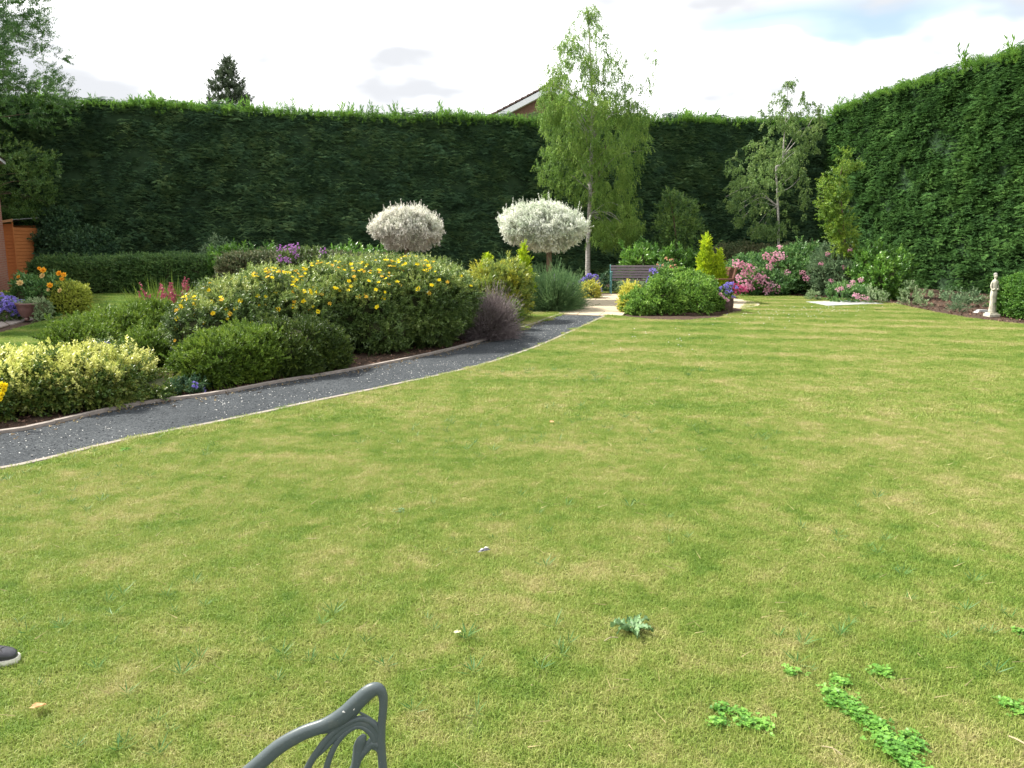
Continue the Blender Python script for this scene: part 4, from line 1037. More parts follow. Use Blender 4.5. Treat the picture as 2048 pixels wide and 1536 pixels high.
# roses low along the bed edge
def low_plant(name, label, cat, px0, px1, ptop, Y, ry, protos, m_, dens, **k):
    return bush(name, label, cat, [blob(px0, px1, ptop, Y, ry)], protos, m_, dens, **k)
lr = low_plant('small_rose', 'low rose with small pale pink blooms between the grey slab and the shrubs', 'rose bush', 1655, 1735, 568, 21.5, .5, mid_l, ROSELEAF, 110, disp=.12, up=.9, scale=(.6, 1.1))
for px, py, sz in ((1683, 577, .45), (1705, 565, .5), (1722, 560, .5), (1698, 572, .4), (1713, 592, .7), (1725, 596, .6), (1675, 580, .4), (1735, 597, .4)):
    place(random.choice(pk), 'rose_cluster', W(px, py, 20.8), lr[0], None, sz * .75, (0, -.7, .5))
low_plant('silvery_plant', 'small silver-leaved plant beside the dusky pink blooms', 'plant', 1735, 1772, 578, 21.0, .3, mid_l, SILVER, 70, disp=.15, up=.9, scale=(.6, 1.1))
low_plant('silvery_plant', 'tall silver-leaved plant at the foot of the tall bright hedge', 'plant', 1808, 1836, 567, 20.8, .2, mid_l, SILVER, 80, disp=.15, up=1.4, scale=(.7, 1.2))
low_plant('silvery_plant', 'low pale plant with brown stems in the middle of the bare bed', 'plant', 1838, 1868, 578, 20.2, .2, mid_l, SILVER, 60, disp=.15, up=1.2, scale=(.6, 1.0))
low_plant('rose_plant', 'sparse arching plant in the mulch next to the statue', 'plant', 1880, 1975, 576, 20.2, .45, mid_l, GREYBUSH, 45, disp=.3, up=.9, scale=(.7, 1.3))
low_plant('wiry_plant', 'grey wiry shrublet on the mulch just before the statue', 'plant', 1900, 1940, 598, 18.6, .25, needle, GREYBUSH, 45, disp=.2, up=.5, scale=(.6, 1.0))
bush('box_hedge', 'solid green clipped block hedge hiding part of the stone statue', 'hedge', [blob(2022, 2350, 552, 16.9, .95, p=5, zc=.45)], small, BOXH, 900, disp=.05, core=TWIG, shrink=.86, scale=(.7, 1.3))
bush('green_shrub', 'small leafy plant at the edge of the bed near the grey slab', 'plant', [blob(1612, 1642, 574, 22.2, .3)], mid_l, SILVER, 70, disp=.1, scale=(.5, .9))

# ================================================================ white-leaved willow standards
wil = [sprig(22, .24, .062, .022, 58, .45, 3, .3, seed=300 + i, start=.08, stemw=.003) for i in range(5)]
def willow(label, px0, px1, ptop, pbot, Y, trunk_px, base_py, m_, seed):
    c = W((px0 + px1) / 2, ptop + (pbot - ptop) * .58, Y); zt = W(px0, ptop + 14, Y)[2]; zb = W(px0, pbot - 26, Y)[2]; rx = (px1 - px0) / 2 / FPX * Y * .90
    b = [dict(c=np.array([c[0], Y, c[2]]), r=np.array([rx, rx * .95, zt - c[2]]), p=1.9), dict(c=np.array([c[0], Y, c[2]]), r=np.array([rx * .99, rx * .95, (c[2] - zb) * .86]), p=3.4)]
    bx = W(trunk_px, base_py, Y); root = empty('willow_standard', (bx[0], Y, 0), label, 'tree', 'lollipop willows with white leaves')
    loc = tuple(root.location); zt_ = c[2] - .1
    t_ = MB(); T = spline([(bx[0], Y, -.05), (bx[0] + .01, Y, zt_ * .5), (bx[0] - .01, Y, zt_ - .15)], 4); t_.tube(T, list(np.linspace(.085, .062, len(T))), 9)
    t_.build('trunk', BARK_BROWN, root, True, loc)
    for i in range(9):
        a = i * .7 + .2; e = np.array([c[0] + math.cos(a) * rx * .6, Y + math.sin(a) * rx * .6, c[2] + .05])
        s0 = np.array([bx[0] - .01, Y, zt_ - .42 + .03 * i]); q = spline([s0, s0 * .6 + e * .4 + [0, 0, -.02], e], 4)
        t_ = MB(); t_.tube(q, list(np.linspace(.030, .008, len(q))), 5); t_.build('branch', BARK_BROWN, root, True, loc)
    P, N_ = surf(b, 210, zmin=.5, disp=.13, freq=2.6, depth=.45, seed=seed)
    top = P[:, 2] > c[2]
    d = unit(N_ * np.where(top, .8, 1.0)[:, None] + np.where(top[:, None], [0, 0, .9], [0, 0, -.2]) + RNG.normal(size=P.shape) * .42)
    scatter('crown', wil, P - d * .13, frames(d), RNG.uniform(.55, 1.0, len(P)), m_, root, loc)
    # longer whips standing out of the top
    k = RNG.permutation(np.nonzero(N_[:, 2] > .15)[0])[:170]
    scatter('crown', [sprig(12, .26, .05, .018, 40, .2, 1, .4, seed=330, start=.1, stemw=.003), sprig(12, .30, .05, .018, 40, .2, 1, .4, seed=331, start=.1, stemw=.003)], P[k], frames(np.array([0, 0, 1.0]) + N_[k] * .5 + RNG.normal(size=(len(k), 3)) * .1), RNG.uniform(.5, 1.05, len(k)), m_, root, loc)
    return root
willow('larger white-leaved willow ball on a bare brown trunk beside the slatted bench', 990, 1180, 391, 499, 21.5, 1097, 588, WILLOW, 3)
willow('smaller pink-tinged white willow ball rising behind the yellow-flowered shrub', 738, 888, 400, 497, 23.0, 815, 580, WILLOW_PINK, 6)

# ================================================================ the long bed beside the tarmac path
TW = TWIG
sp1 = [sprig(16, .16, .036, .019, 55, .4, 3, .35, seed=400 + i) for i in range(5)]
bush('euonymus_shrub', 'cream and yellow variegated shrub at the near end of the bed', 'shrub',
     [blob(-330, 90, 742, 7.30, .72), blob(-60, 200, 724, 7.7, .78), blob(90, 300, 716, 7.95, .72), blob(255, 352, 758, 8.1, .40)], sp1, EUO, 560, disp=.12, core=TW, up=.3, scale=(.65, 1.15), seed=1)
er = [o for o in COL.objects if o.name.startswith('euonymus_shrub')][0]
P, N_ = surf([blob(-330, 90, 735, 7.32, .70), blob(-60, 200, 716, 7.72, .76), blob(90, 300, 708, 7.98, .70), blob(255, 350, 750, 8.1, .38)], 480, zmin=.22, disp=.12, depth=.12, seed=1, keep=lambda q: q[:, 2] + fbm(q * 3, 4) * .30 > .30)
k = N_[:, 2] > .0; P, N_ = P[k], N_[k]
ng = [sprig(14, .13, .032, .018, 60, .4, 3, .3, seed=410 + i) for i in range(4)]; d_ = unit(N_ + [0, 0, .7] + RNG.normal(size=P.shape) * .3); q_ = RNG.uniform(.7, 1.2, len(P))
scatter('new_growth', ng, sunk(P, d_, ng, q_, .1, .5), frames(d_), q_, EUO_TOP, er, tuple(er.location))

HY = [blob(330, 470, 604, 10.2, .55, zc=.5), blob(350, 590, 562, 10.9, .85, zc=.5), blob(430, 720, 540, 11.6, 1.1, zc=.5), blob(560, 840, 525, 12.2, 1.2, zc=.5), blob(690, 950, 522, 12.8, 1.25, zc=.5)]
hyp = [sprig(12, .17, .050, .019, 60, .4, 3, .3, seed=420 + i) for i in range(5)]
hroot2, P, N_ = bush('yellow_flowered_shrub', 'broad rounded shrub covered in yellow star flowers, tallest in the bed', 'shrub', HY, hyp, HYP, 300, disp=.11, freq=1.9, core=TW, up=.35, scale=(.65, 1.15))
loc = tuple(hroot2.location)
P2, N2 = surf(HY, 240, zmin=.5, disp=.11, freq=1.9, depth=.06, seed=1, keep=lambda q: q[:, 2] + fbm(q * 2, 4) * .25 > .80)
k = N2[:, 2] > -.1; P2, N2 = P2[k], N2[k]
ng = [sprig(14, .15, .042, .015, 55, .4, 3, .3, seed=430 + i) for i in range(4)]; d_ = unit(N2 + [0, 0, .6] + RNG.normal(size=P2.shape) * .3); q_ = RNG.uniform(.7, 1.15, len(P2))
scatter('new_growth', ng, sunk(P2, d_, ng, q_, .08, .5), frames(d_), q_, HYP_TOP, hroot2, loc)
def star_flower(seed, r, petals, w, cup=.35, centre=True):
    rng = np.random.default_rng(seed); a = np.linspace(0, 2 * math.pi, petals, endpoint=False) + rng.uniform(0, 6)
    d = np.stack([np.cos(a), np.sin(a), np.full(petals, cup)], 1)
    parts = [leaves(np.zeros((petals, 3)), d, r * rng.uniform(.8, 1.1, petals), w, fold=.12, roll=[0, 0, 1], rng=rng)]
    if centre:
        n = 14; parts.append(leaves(np.zeros((n, 3)), rng.normal(size=(n, 3)) * .4 + [0, 0, 1], r * .45, r * .10, rng=rng))
    return joinp(*parts)
fl_full = [mesh('flower', *star_flower(i, .041, 5, .040)) for i in range(3)]
fl_old = [mesh('flower', *star_flower(5 + i, .040, 7, .018, .15)) for i in range(3)]
for me in fl_full: me.materials.append(FLW['yellow'])
for me in fl_old: me.materials.append(FLW['gold'])
vd = unit(np.array([0, 0, CAM_H]) - P2); fl_cand = np.nonzero((vd * N2).sum(1) > .12)[0]
dens_n = fbm(P2[fl_cand] * 1.8, 12)
fl_cand = fl_cand[dens_n > -.15]; wq = RNG.random(len(fl_cand)) * (1.0 + .22 * (P2[fl_cand][:, 0] < -2.4)) * (1 + .15 * N2[fl_cand][:, 2]); fl_cand = fl_cand[np.argsort(-wq)]
fl_cand = np.array([q for q in fl_cand if P2[q][2] > .50])[:205]
for q in fl_cand:
    n_ = unit((N2[q] + np.array([0, -.35, .35]) + RNG.normal(size=3) * .3)[None])[0]
    old = random.random() < .38
    place(random.choice(fl_old if old else fl_full), 'flower', P2[q] + N2[q] * .03 + [0, -.03, .04], hroot2, None, random.uniform(.6, 1.05), n_)
front_f = [(336, 648), (352, 640), (333, 692), (360, 683), (352, 560), (345, 578), (340, 590), (505, 648), (548, 612), (560, 618), (604, 602), (614, 598), (676, 610), (730, 598), (758, 588), (752, 600), (840, 580), (870, 575), (882, 568), (945, 612), (468, 650), (490, 640)]
front_f += [(x_, y_) for x_, y_ in zip(RNG.uniform(335, 800, 150), RNG.uniform(548, 652, 150)) if y_ < 655 - .12 * abs(x_ - 520) and (x_ < 640 or y_ < 600)][:85]
for px, py in front_f:
    # the nearest point of the shrub's skin that shows at this place in the view
    d = ray(px, py); d = d / np.linalg.norm(d); V_ = P - [0, 0, CAM_H]; tt = V_ @ d; off = np.linalg.norm(V_ - tt[:, None] * d, axis=1)
    c_ = np.nonzero(off < .12)[0]
    if len(c_) == 0: continue
    q = c_[np.argmin(tt[c_])]
    place(random.choice(fl_full + fl_old), 'flower', P[q] + np.array([0, -.05, .01]), hroot2, None, random.uniform(.75, 1.15), (random.uniform(-.3, .3), -.8, .5))

heb = [sprig(26, .12, .022, .010, 50, .45, 4, .35, seed=440 + i, whorl=True) for i in range(5)]
bush('hebe_shrub', 'dark green fine-leaved mound right beside the path, nearer the house', 'shrub', [blob(365, 500, 668, 9.0, .62), blob(410, 570, 652, 9.4, .70)], heb, HEBE, 620, disp=.10, freq=3.5, core=TW, up=.6, scale=(.7, 1.35), seed=3, group='hebe mounds along the path')
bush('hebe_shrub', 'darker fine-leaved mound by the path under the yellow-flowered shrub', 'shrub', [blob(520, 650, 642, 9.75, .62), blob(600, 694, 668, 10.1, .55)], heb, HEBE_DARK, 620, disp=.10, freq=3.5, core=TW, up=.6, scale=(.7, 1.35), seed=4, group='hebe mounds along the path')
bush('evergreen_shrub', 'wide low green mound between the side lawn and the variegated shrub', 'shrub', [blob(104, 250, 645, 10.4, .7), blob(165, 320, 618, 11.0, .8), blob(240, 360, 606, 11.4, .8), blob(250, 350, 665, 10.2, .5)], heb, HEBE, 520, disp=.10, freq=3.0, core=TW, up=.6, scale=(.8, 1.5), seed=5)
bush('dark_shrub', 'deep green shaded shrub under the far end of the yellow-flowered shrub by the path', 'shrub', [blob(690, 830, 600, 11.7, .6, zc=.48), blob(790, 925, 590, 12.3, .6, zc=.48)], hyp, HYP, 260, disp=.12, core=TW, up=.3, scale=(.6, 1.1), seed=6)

# grassy spikes and red astilbe
def spiky(name, label, px0, px1, ptop, Y, ry, m_, n, h, cat='plant', protos=None, scl=(.7, 1.2), spread=.3, kind='foliage', root=None, z0=0.0):
    x0, x1 = W(px0, ptop, Y)[0], W(px1, ptop, Y)[0]; cx, rx = (x0 + x1) / 2, (x1 - x0) / 2
    if root is None: root = empty(name, (cx, Y, 0), label, cat)
    a = RNG.uniform(0, 6.28, n); q = np.sqrt(RNG.random(n)) * .75
    off = np.c_[np.cos(a) * q * rx, np.sin(a) * q * ry, np.full(n, z0)]
    d = unit(np.c_[off[:, 0] / max(rx, .1) * spread, off[:, 1] / max(ry, .1) * spread, np.ones(n)] + RNG.normal(size=(n, 3)) * .1)
    P = off + [cx, Y, 0]
    scatter(kind, protos, P, frames(d), RNG.uniform(*scl, n) * h, m_, root, tuple(root.location)); return root
blade = [sprig(14, .35, .65, .018, 14, .3, 3, .1, seed=450 + i, start=.02, stemw=0) for i in range(3)]
spiky('spiky_perennial', 'tuft of upright green stems rising beside the red feathery plumes', 285, 345, 555, 12.6, .4, HEBE, 46, 1.0, protos=blade, scl=(.6, 1.15))
plume = []
for i in range(3):
    rng = np.random.default_rng(460 + i); n = 60; t = rng.random(n)
    b_ = np.c_[t * .12, 0 * t, .25 + t * .55]; d = rng.normal(size=(n, 3)) + [.3, 0, .6]
    plume.append(joinp(leaves(b_, d, .12 * (1.1 - t), .030, rng=rng), stemtri([[0, 0, 0]], [[.12, 0, .8]], .005)))
r_ = spiky('astilbe_plant', 'red feathery plumes standing between side lawn and yellow-flowered shrub', 312, 368, 566, 12.2, .3, FLW['red'], 26, 1.12, protos=plume, kind='plumes')
spiky('', '', 262, 296, 582, 12.2, .2, FLW['red'], 6, .98, protos=plume, kind='plumes', root=r_)
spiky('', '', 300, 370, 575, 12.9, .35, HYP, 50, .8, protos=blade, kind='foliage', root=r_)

# violet geraniums: leaves below, individual flower heads above
vio = [bloom_cluster(470 + i, 5, .045, .028, 'flower') for i in range(3)]
for me in vio: me.materials.append(FLW['violet'])
mau = [bloom_cluster(480 + i, 12, .11, .04, 'flower_cluster') for i in range(3)]
for me in mau: me.materials.append(FLW['mauve'])
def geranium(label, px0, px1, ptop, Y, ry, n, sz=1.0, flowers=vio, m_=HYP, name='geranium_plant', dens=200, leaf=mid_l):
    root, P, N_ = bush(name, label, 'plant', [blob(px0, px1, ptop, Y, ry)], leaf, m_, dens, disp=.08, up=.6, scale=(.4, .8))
    k = RNG.permutation(np.nonzero((N_[:, 2] > -.1) & (N_[:, 1] < .3))[0])[:n]
    for q in k: place(random.choice(flowers), 'flower', P[q] + N_[q] * .04, root, None, sz * random.uniform(.7, 1.2), N_[q] + np.array([0, -.5, .3]))
    return root
geranium('small violet-flowered plant poking out behind the variegated shrub', 178, 240, 676, 9.3, .3, 9, 1.0)
geranium('low grey-green plant with two violet flowers at the foot of the dark mound', 345, 402, 752, 8.3, .28, 4, .9, m_=DUSK)
geranium('sprawling violet-blue geranium spilling over the paving by the urn', -70, 42, 598, 16.4, .6, 150, 1.7, dens=240)
geranium('violet-blue geranium in front of the tall birch trunk', 1160, 1198, 548, 24.2, .4, 40, 1.9)
geranium('purple flowering plant at the hidden end of the slatted bench', 1300, 1342, 534, 23.6, .4, 34, 1.6)
rr_ = empty('mauve_flowers', (W(585, 500, 23.2)[0], 23.2, 0), 'mauve flower heads in front of the bronze hedge', 'flowers'); rr_.name = 'rhododendron'; rr_['category'] = 'shrub'
P, N_ = surf([blob(545, 680, 500, 23.3, .4)], 90, depth=.3)
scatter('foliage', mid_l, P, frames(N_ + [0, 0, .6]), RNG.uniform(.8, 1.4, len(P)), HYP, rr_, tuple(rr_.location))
for px, py, sz in ((560, 497, .9), (577, 496, 1.1), (585, 502, .9), (592, 493, 1.0), (560, 517, .9), (572, 519, .8), (646, 502, .9), (643, 514, .7), (594, 513, .6), (578, 522, .7)):
    place(random.choice(mau), 'flower_cluster', W(px, py, 22.8), rr_, None, sz, (0, -.7, .5))

# far end of the bed: lavenders, olive-yellow shrub, golden conifers
dom = [sprig(18, .42, .05, .008, 12, .28, 6, .2, seed=500 + i, start=.1, stemw=.0022) for i in range(4)]
def lavender(label, px0, px1, ptop, Y, ry, m_, dens=160, spikes=0, scale=(.7, 1.1), name='lavender_bush'):
    root, P, N_ = bush(name, label, 'shrub', [blob(px0, px1, ptop + 8, Y, ry, zc=.35)], dom, m_, dens, disp=.05, depth=.5, up=.55, jit=.14, scale=scale, core=TWIG, shrink=.6)
    if spikes:
        k = RNG.permutation(np.nonzero(N_[:, 2] > .1)[0])[:spikes]
        spk = [joinp(leaves(np.c_[np.zeros(14), np.zeros(14), np.linspace(.12, .26, 14)], RNG.normal(size=(14, 3)) + [0, 0, .8], .022, .010), stemtri([[0, 0, -.05]], [[0, 0, .26]], .002))]
        scatter('flower_spikes', spk, P[k], frames(N_[k] * .6 + [0, 0, .6]), RNG.uniform(.8, 1.3, len(k)), LAVPURPLE, root, tuple(root.location))
    return root
lavender('faded purplish-brown lavender at the path edge next to the yellow-flowered shrub', 925, 1030, 592, 13.3, .55, LAVBROWN, 260)
lavender('large green lavender bush between the tarmac path and the patio', 1060, 1162, 545, 18.9, .75, LAVGREEN, 200, 60, (.8, 1.3))
lavender('green lavender bush round the trunk of the larger white willow', 1075, 1135, 552, 19.9, .5, LAVGREEN, 170, 60, (.8, 1.3))
lavender('lavender with pale purple spikes under the larger white willow', 985, 1035, 522, 19.3, .5, LAVGREEN, 170, 170, (.8, 1.2))
sp_y = [sprig(14, .2, .075, .020, 45, .4, 3, .3, seed=510 + i) for i in range(4)]
bush('olive_yellow_shrub', 'airy shrub with narrow yellow and green leaves between two lavenders', 'shrub', [blob(938, 1010, 535, 15.8, .6), blob(975, 1062, 522, 16.4, .7)], sp_y, YGSHRUB, 230, disp=.12, core=TWIG, up=.6, scale=(.6, 1.2))
bush('fern_plant', 'bright green low plant at the foot of the olive-yellow shrub by the grass wedge', 'plant', [blob(1012, 1040, 602, 14.6, .25), blob(1000, 1020, 610, 14.0, .2)], heb, HEBE, 400, disp=.06, scale=(.7, 1.1))
bush('fern_plant', 'tiny bright green sprig on top of the faded lavender', 'plant', [blob(955, 995, 594, 14.2, .25)], heb, HEBE, 400, disp=.06, scale=(.7, 1.1))
def cone(label, spec, Y, ry, m_=GOLD, group=None):
    bs = []
    for px0, px1, ptop, pb in spec:
        zt, zb = W(px0, ptop, Y)[2], W(px0, pb, Y)[2]; cx = W((px0 + px1) / 2, ptop, Y)[0]; rx = (px1 - px0) / 2 / FPX * Y
        for k in range(6):
            t = k / 5; z = zb + (zt - zb) * t * .93; r = rx * (1 - t * .86) * 1.1; bs.append(dict(c=np.array([cx, Y, z]), r=np.array([r, min(ry, r), (zt - zb) * .16 + .02]), p=2))
    root = empty('golden_conifer', (bs[0]['c'][0], Y, 0), label, 'conifer', group)
    bush('', '', '', bs, scale_l, m_, 420, disp=.05, core=m_, up=1.6, jit=.3, scale=(.6, 1.1), root=root, shrink=.7, core_name='inner_foliage'); return root
cone('vivid yellow-green conifer with two peaks standing behind the rounded mound', [(1386, 1440, 480, 585), (1418, 1458, 504, 570), (1392, 1425, 512, 580)], 21.2, .5)
cone('narrow golden conifer under the crown of the larger white willow', [(1024, 1068, 492, 575)], 18.6, .5)
cone('short golden conifer tip showing above the olive-yellow shrub', [(954, 998, 510, 570)], 19.4, .4)
bush('euonymus_shrub', 'small yellow-edged shrub on the patio edge between lavender and bench', 'shrub', [blob(1160, 1199, 563, 22.9, .4)], small, GOLDY, 330, disp=.06, core=TWIG, scale=(.8, 1.4))
low_plant('green_plant', 'dark leafy plant at the armrest end of the slatted bench', 'plant', 1196, 1232, 545, 26.0, .3, mid_l, DUSK, 110, disp=.1, scale=(.7, 1.2))
low_plant('silvery_plant', 'pale leafy plant seen under the seat of the slatted bench', 'plant', 1222, 1300, 562, 26.4, .25, mid_l, SILVER, 110, disp=.1, scale=(.6, 1.1))
pr = low_plant('peach_rose', 'rose bush with small peach blooms behind the slatted bench', 'rose bush', 1302, 1358, 522, 26.3, .4, mid_l, ROSELEAF, 110, disp=.1, scale=(.7, 1.2))
pc = [bloom_cluster(520 + i, 6, .09, .035, 'rose_cluster') for i in range(2)]
for me in pc: me.materials.append(FLW['peach'])
for px, py in ((1316, 531), (1325, 530), (1334, 518), (1342, 521), (1350, 530), (1344, 534), (1320, 537), (1352, 536), (1338, 540)): place(random.choice(pc), 'rose_cluster', W(px, py, 25.8), pr, None, random.uniform(.6, 1), (0, -.7, .5)) if not isinstance(pr, tuple) else place(random.choice(pc), 'rose_cluster', W(px, py, 25.8), pr[0], None, random.uniform(.6, 1), (0, -.7, .5))

# the rounded mound on the patio
sheet('planting_bed', [(3.9 + 1.45 * math.cos(a), 18.75 + 1.15 * math.sin(a)) for a in np.linspace(0, 2 * math.pi, 28, endpoint=False)], .045, SOIL, thick=.06)
md = [sprig(20, .13, .034, .020, 55, .4, 3, .35, seed=530 + i, whorl=True) for i in range(5)]
mb_ = [blob(1246, 1330, 598, 18.1, .6), blob(1262, 1375, 578, 18.3, .75), blob(1298, 1428, 546, 18.8, .8), blob(1350, 1440, 562, 18.5, .7), blob(1395, 1452, 582, 18.4, .55), blob(1305, 1350, 558, 18.0, .4), blob(1380, 1420, 572, 18.0, .35)]
bush('hebe_mound', 'wide rounded bright green evergreen mound in front of the slatted bench', 'shrub', mb_, md, MOUND, 560, disp=.11, freq=4.5, core=TWIG, up=.5, scale=(.75, 1.35), shrink=.8)
bush('euonymus_shrub', 'bright yellow shrub tucked against the rounded mound on the patio', 'shrub', [blob(1239, 1285, 570, 18.9, .4), blob(1240, 1262, 595, 18.2, .25)], small, GOLDY, 420, disp=.07, core=TWIG, scale=(.8, 1.4))

# ================================================================ plants by the house
rose_l, Pl, Nl = bush('orange_rose_bush', 'rose bush with large orange and cream blooms beside the brick house', 'rose bush', [blob(22, 100, 548, 17.8, .6), blob(60, 130, 556, 17.6, .5)], big_l, ROSELEAF, 130, disp=.14, core=TWIG, up=.6, scale=(.5, .95))
def rose_head(seed, r):
    rng = np.random.default_rng(seed); parts = []
    for k, (q, tilt_, rr2) in enumerate(((7, .35, 1.0), (6, .8, .85), (5, 1.5, .65), (4, 3.0, .5))):
        a = np.linspace(0, 2 * math.pi, q, endpoint=False) + k
        parts.append(leaves(np.zeros((q, 3)), np.c_[np.cos(a), np.sin(a), np.full(q, tilt_)], r * rr2 * 1.2, r * .95, fold=-.3, roll=[0, 0, 1], rng=rng))
    return joinp(*parts)
heads = {c: mesh('rose_bloom', *rose_head(i, .075)) for i, c in enumerate(('amber', 'cream', 'orange'))}
for c, me in heads.items(): me.materials.append(FLW[c])
for px, py, c, sz in ((86, 541, 'amber', 1.1), (78, 537, 'amber', .6), (85, 552, 'cream', 1.0), (118, 547, 'amber', .95), (128, 550, 'amber', .9), (124, 558, 'orange', .8), (37, 554, 'orange', .6), (40, 566, 'cream', 1.1), (100, 571, 'amber', 1.0), (120, 581, 'cream', .8), (96, 580, 'cream', .6)):
    p = W(px, py, 17.1); o = place(heads[c], 'rose_bloom', p, rose_l, None, sz * .85, (random.uniform(-.4, .4), -.9, .55))
    t_ = MB(); t_.tube([p, (p[0] + random.uniform(-.05, .05), p[1] + .2, p[2] - .25)], .006, 4); t_.build('stem', HYP, rose_l, origin=tuple(rose_l.location))
bush('ball_shrub', 'round yellow-green clipped shrub next to the orange roses', 'shrub', [blob(92, 172, 565, 17.7, .5, zc=.48)], small, YGSHRUB if False else leaf_mat('lime_leaves', [(.18, .24, .03), (.32, .38, .05), (.50, .54, .09), (.64, .64, .16)], .25, .45, .3, 2, 24), 700, disp=.05, core=TWIG, scale=(.6, 1.1))
bush('yellow_plant', 'tiny lime plant between paving and brick wall', 'plant', [blob(-10, 28, 583, 18.3, .25)], small, GOLDY, 300, disp=.05, scale=(.7, 1.1))
bush('variegated_plant', 'pale variegated plant leaning on the urn', 'plant', [blob(72, 96, 596, 16.1, .2)], small, SILVER, 420, disp=.05, core=TWIG, scale=(.6, 1.0))
bush('orange_marigold', 'orange-flowered shrub at the very edge beside the variegated shrub', 'plant', [blob(-60, 14, 765, 6.9, .18, base=.1)], sp1, EUO, 300, disp=.05, scale=(.5, .9))
mroot = [o for o in COL.objects if o.name == 'orange_marigold'][0]
mf = mesh('flower', *rose_head(7, .030)); mf.materials.append(FLW['yellow'])
for px, py in ((2, 770), (8, 780), (-8, 776), (3, 790), (0, 798), (10, 772)): place(mf, 'flower', W(px, py, 6.62), mroot, None, 1.0, (0, -.7, .5))

# ================================================================ house end, shed, urn
m, nt = mat('red_brickwork'); s = NT(nt)
g = s.n('ShaderNodeNewGeometry'); sp = s.n('ShaderNodeSeparateXYZ'); s.l(s.obco(), sp.inputs[0]); cb = s.n('ShaderNodeCombineXYZ'); s.l(sp.outputs[1], cb.inputs[0]); s.l(sp.outputs[2], cb.inputs[1])
br = s.n('ShaderNodeTexBrick'); s.l(cb.outputs[0], br.inputs[0]); br.inputs['Scale'].default_value = 1.0; br.inputs['Brick Width'].default_value = .225; br.inputs['Row Height'].default_value = .075; br.inputs['Mortar Size'].default_value = .008
br.inputs['Color1'].default_value = (.34, .13, .08, 1); br.inputs['Color2'].default_value = (.42, .20, .13, 1); br.inputs['Mortar'].default_value = (.38, .30, .24, 1)
s.out(s.pbsdf(s.mix(s.m('MULTIPLY', s.noise(12), .35), br.outputs[0], (.25, .13, .10)), .9, .15, br.outputs[1], -.4, .006)); BRICKW = m
hx = empty('brick_house', (-17.42, 27.9, 0), 'red brick house end at the very edge beside the small timber shed', 'house', rz=math.atan2(1.42, 2.9))
wl_ = MB(); wl_.box((-4, -7.0, 2.05), (8, 14.0, 4.3)); wl_.build('wall', BRICKW, hx)
wl_ = MB(); wl_.box((-4, -7.0, 4.26), (8.5, 14.5, .10)); wl_.build('soffit', WHITEPAINT, hx)
wl_ = MB(); V = [(-8.3, -14.3, 4.32), (.3, -14.3, 4.32), (.3, .3, 4.32), (-8.3, .3, 4.32), (-4, -11, 6.2), (-4, -3, 6.2)]
wl_.add(V, [(0, 1, 4), (1, 2, 5, 4), (2, 3, 5), (3, 0, 4, 5), (3, 2, 1, 0)]); wl_.build('roof', TILES, hx)

PLANK = plain_mat('orange_brown_planks', (.34, .115, .035), (.46, .18, .06), 5, .7, .2, .4, .003, True, (1, 1, 14))
FELT = plain_mat('grey_roof_felt', (.17, .19, .18), (.24, .26, .25), 20, .9)
sx1 = W(30, 500, 28.6)[0]; sx0 = sx1 - 2.2
shed = empty('garden_shed', ((sx0 + sx1) / 2, 28.6, 0), 'small orange-brown timber shed with grey felt roof behind the brick house', 'shed'); sl = tuple(shed.location)
hw = 1.1
for k in range(18):
    z = .04 + k * .122
    t_ = MB(); rise = lambda x: 2.02 + (x + hw) / (2 * hw) * .30
    if z + .12 > 2.02 + .30: break
    xl = -hw if z + .12 < 2.02 else -hw + (z + .12 - 2.02) / .30 * 2 * hw
    t_.box(((xl + hw) / 2, 0, z + .059), (hw - xl, .022, .116), Matrix.Rotation(-.09, 3, 'X'), .003); t_.build('plank', PLANK, shed)
for k in range(17):
    z = .04 + k * .122
    t_ = MB(); t_.box((hw - .005, .75, z + .059), (.022, 1.5, .116), Matrix.Rotation(-.09, 3, 'Y'), .003); t_.build('plank', PLANK, shed)
t_ = MB(); t_.box((-hw + .02, .75, 1.0), (.03, 1.46, 2.0)); t_.box((0, 1.48, 1.1), (2.1, .03, 2.2)); t_.build('back_wall', PLANK, shed)
t_ = MB(); t_.box((hw + .01, -.02, 1.15), (.045, .045, 2.3), None, .004); t_.build('corner_post', PLANK, shed)
sl_ang = math.atan2(.30, 2 * hw)
V = [(-hw - .12, -.14, 2.03), (hw + .12, -.14, 2.03 + .33), (hw + .12, 1.6, 2.03 + .45), (-hw - .12, 1.6, 2.03 + .14)]; V = V + [(a, b_, c + .03) for a, b_, c in V]
t_ = MB(); t_.add(V, [(3, 2, 1, 0), (4, 5, 6, 7), (0, 1, 5, 4), (1, 2, 6, 5), (2, 3, 7, 6), (3, 0, 4, 7)]); t_.build('roof', FELT, shed)
V = [(-hw - .12, -.17, 1.98), (hw + .12, -.17, 1.98 + .33), (hw + .12, -.145, 1.98 + .33), (-hw - .12, -.145, 1.98)]; V = V + [(a, b_, c + .085) for a, b_, c in V]
t_ = MB(); t_.add(V, [(3, 2, 1, 0), (4, 5, 6, 7), (0, 1, 5, 4), (1, 2, 6, 5), (2, 3, 7, 6), (3, 0, 4, 7)]); t_.build('fascia_board', plain_mat('pale_timber', (.42, .24, .12), (.52, .32, .17), 6, .7), shed)

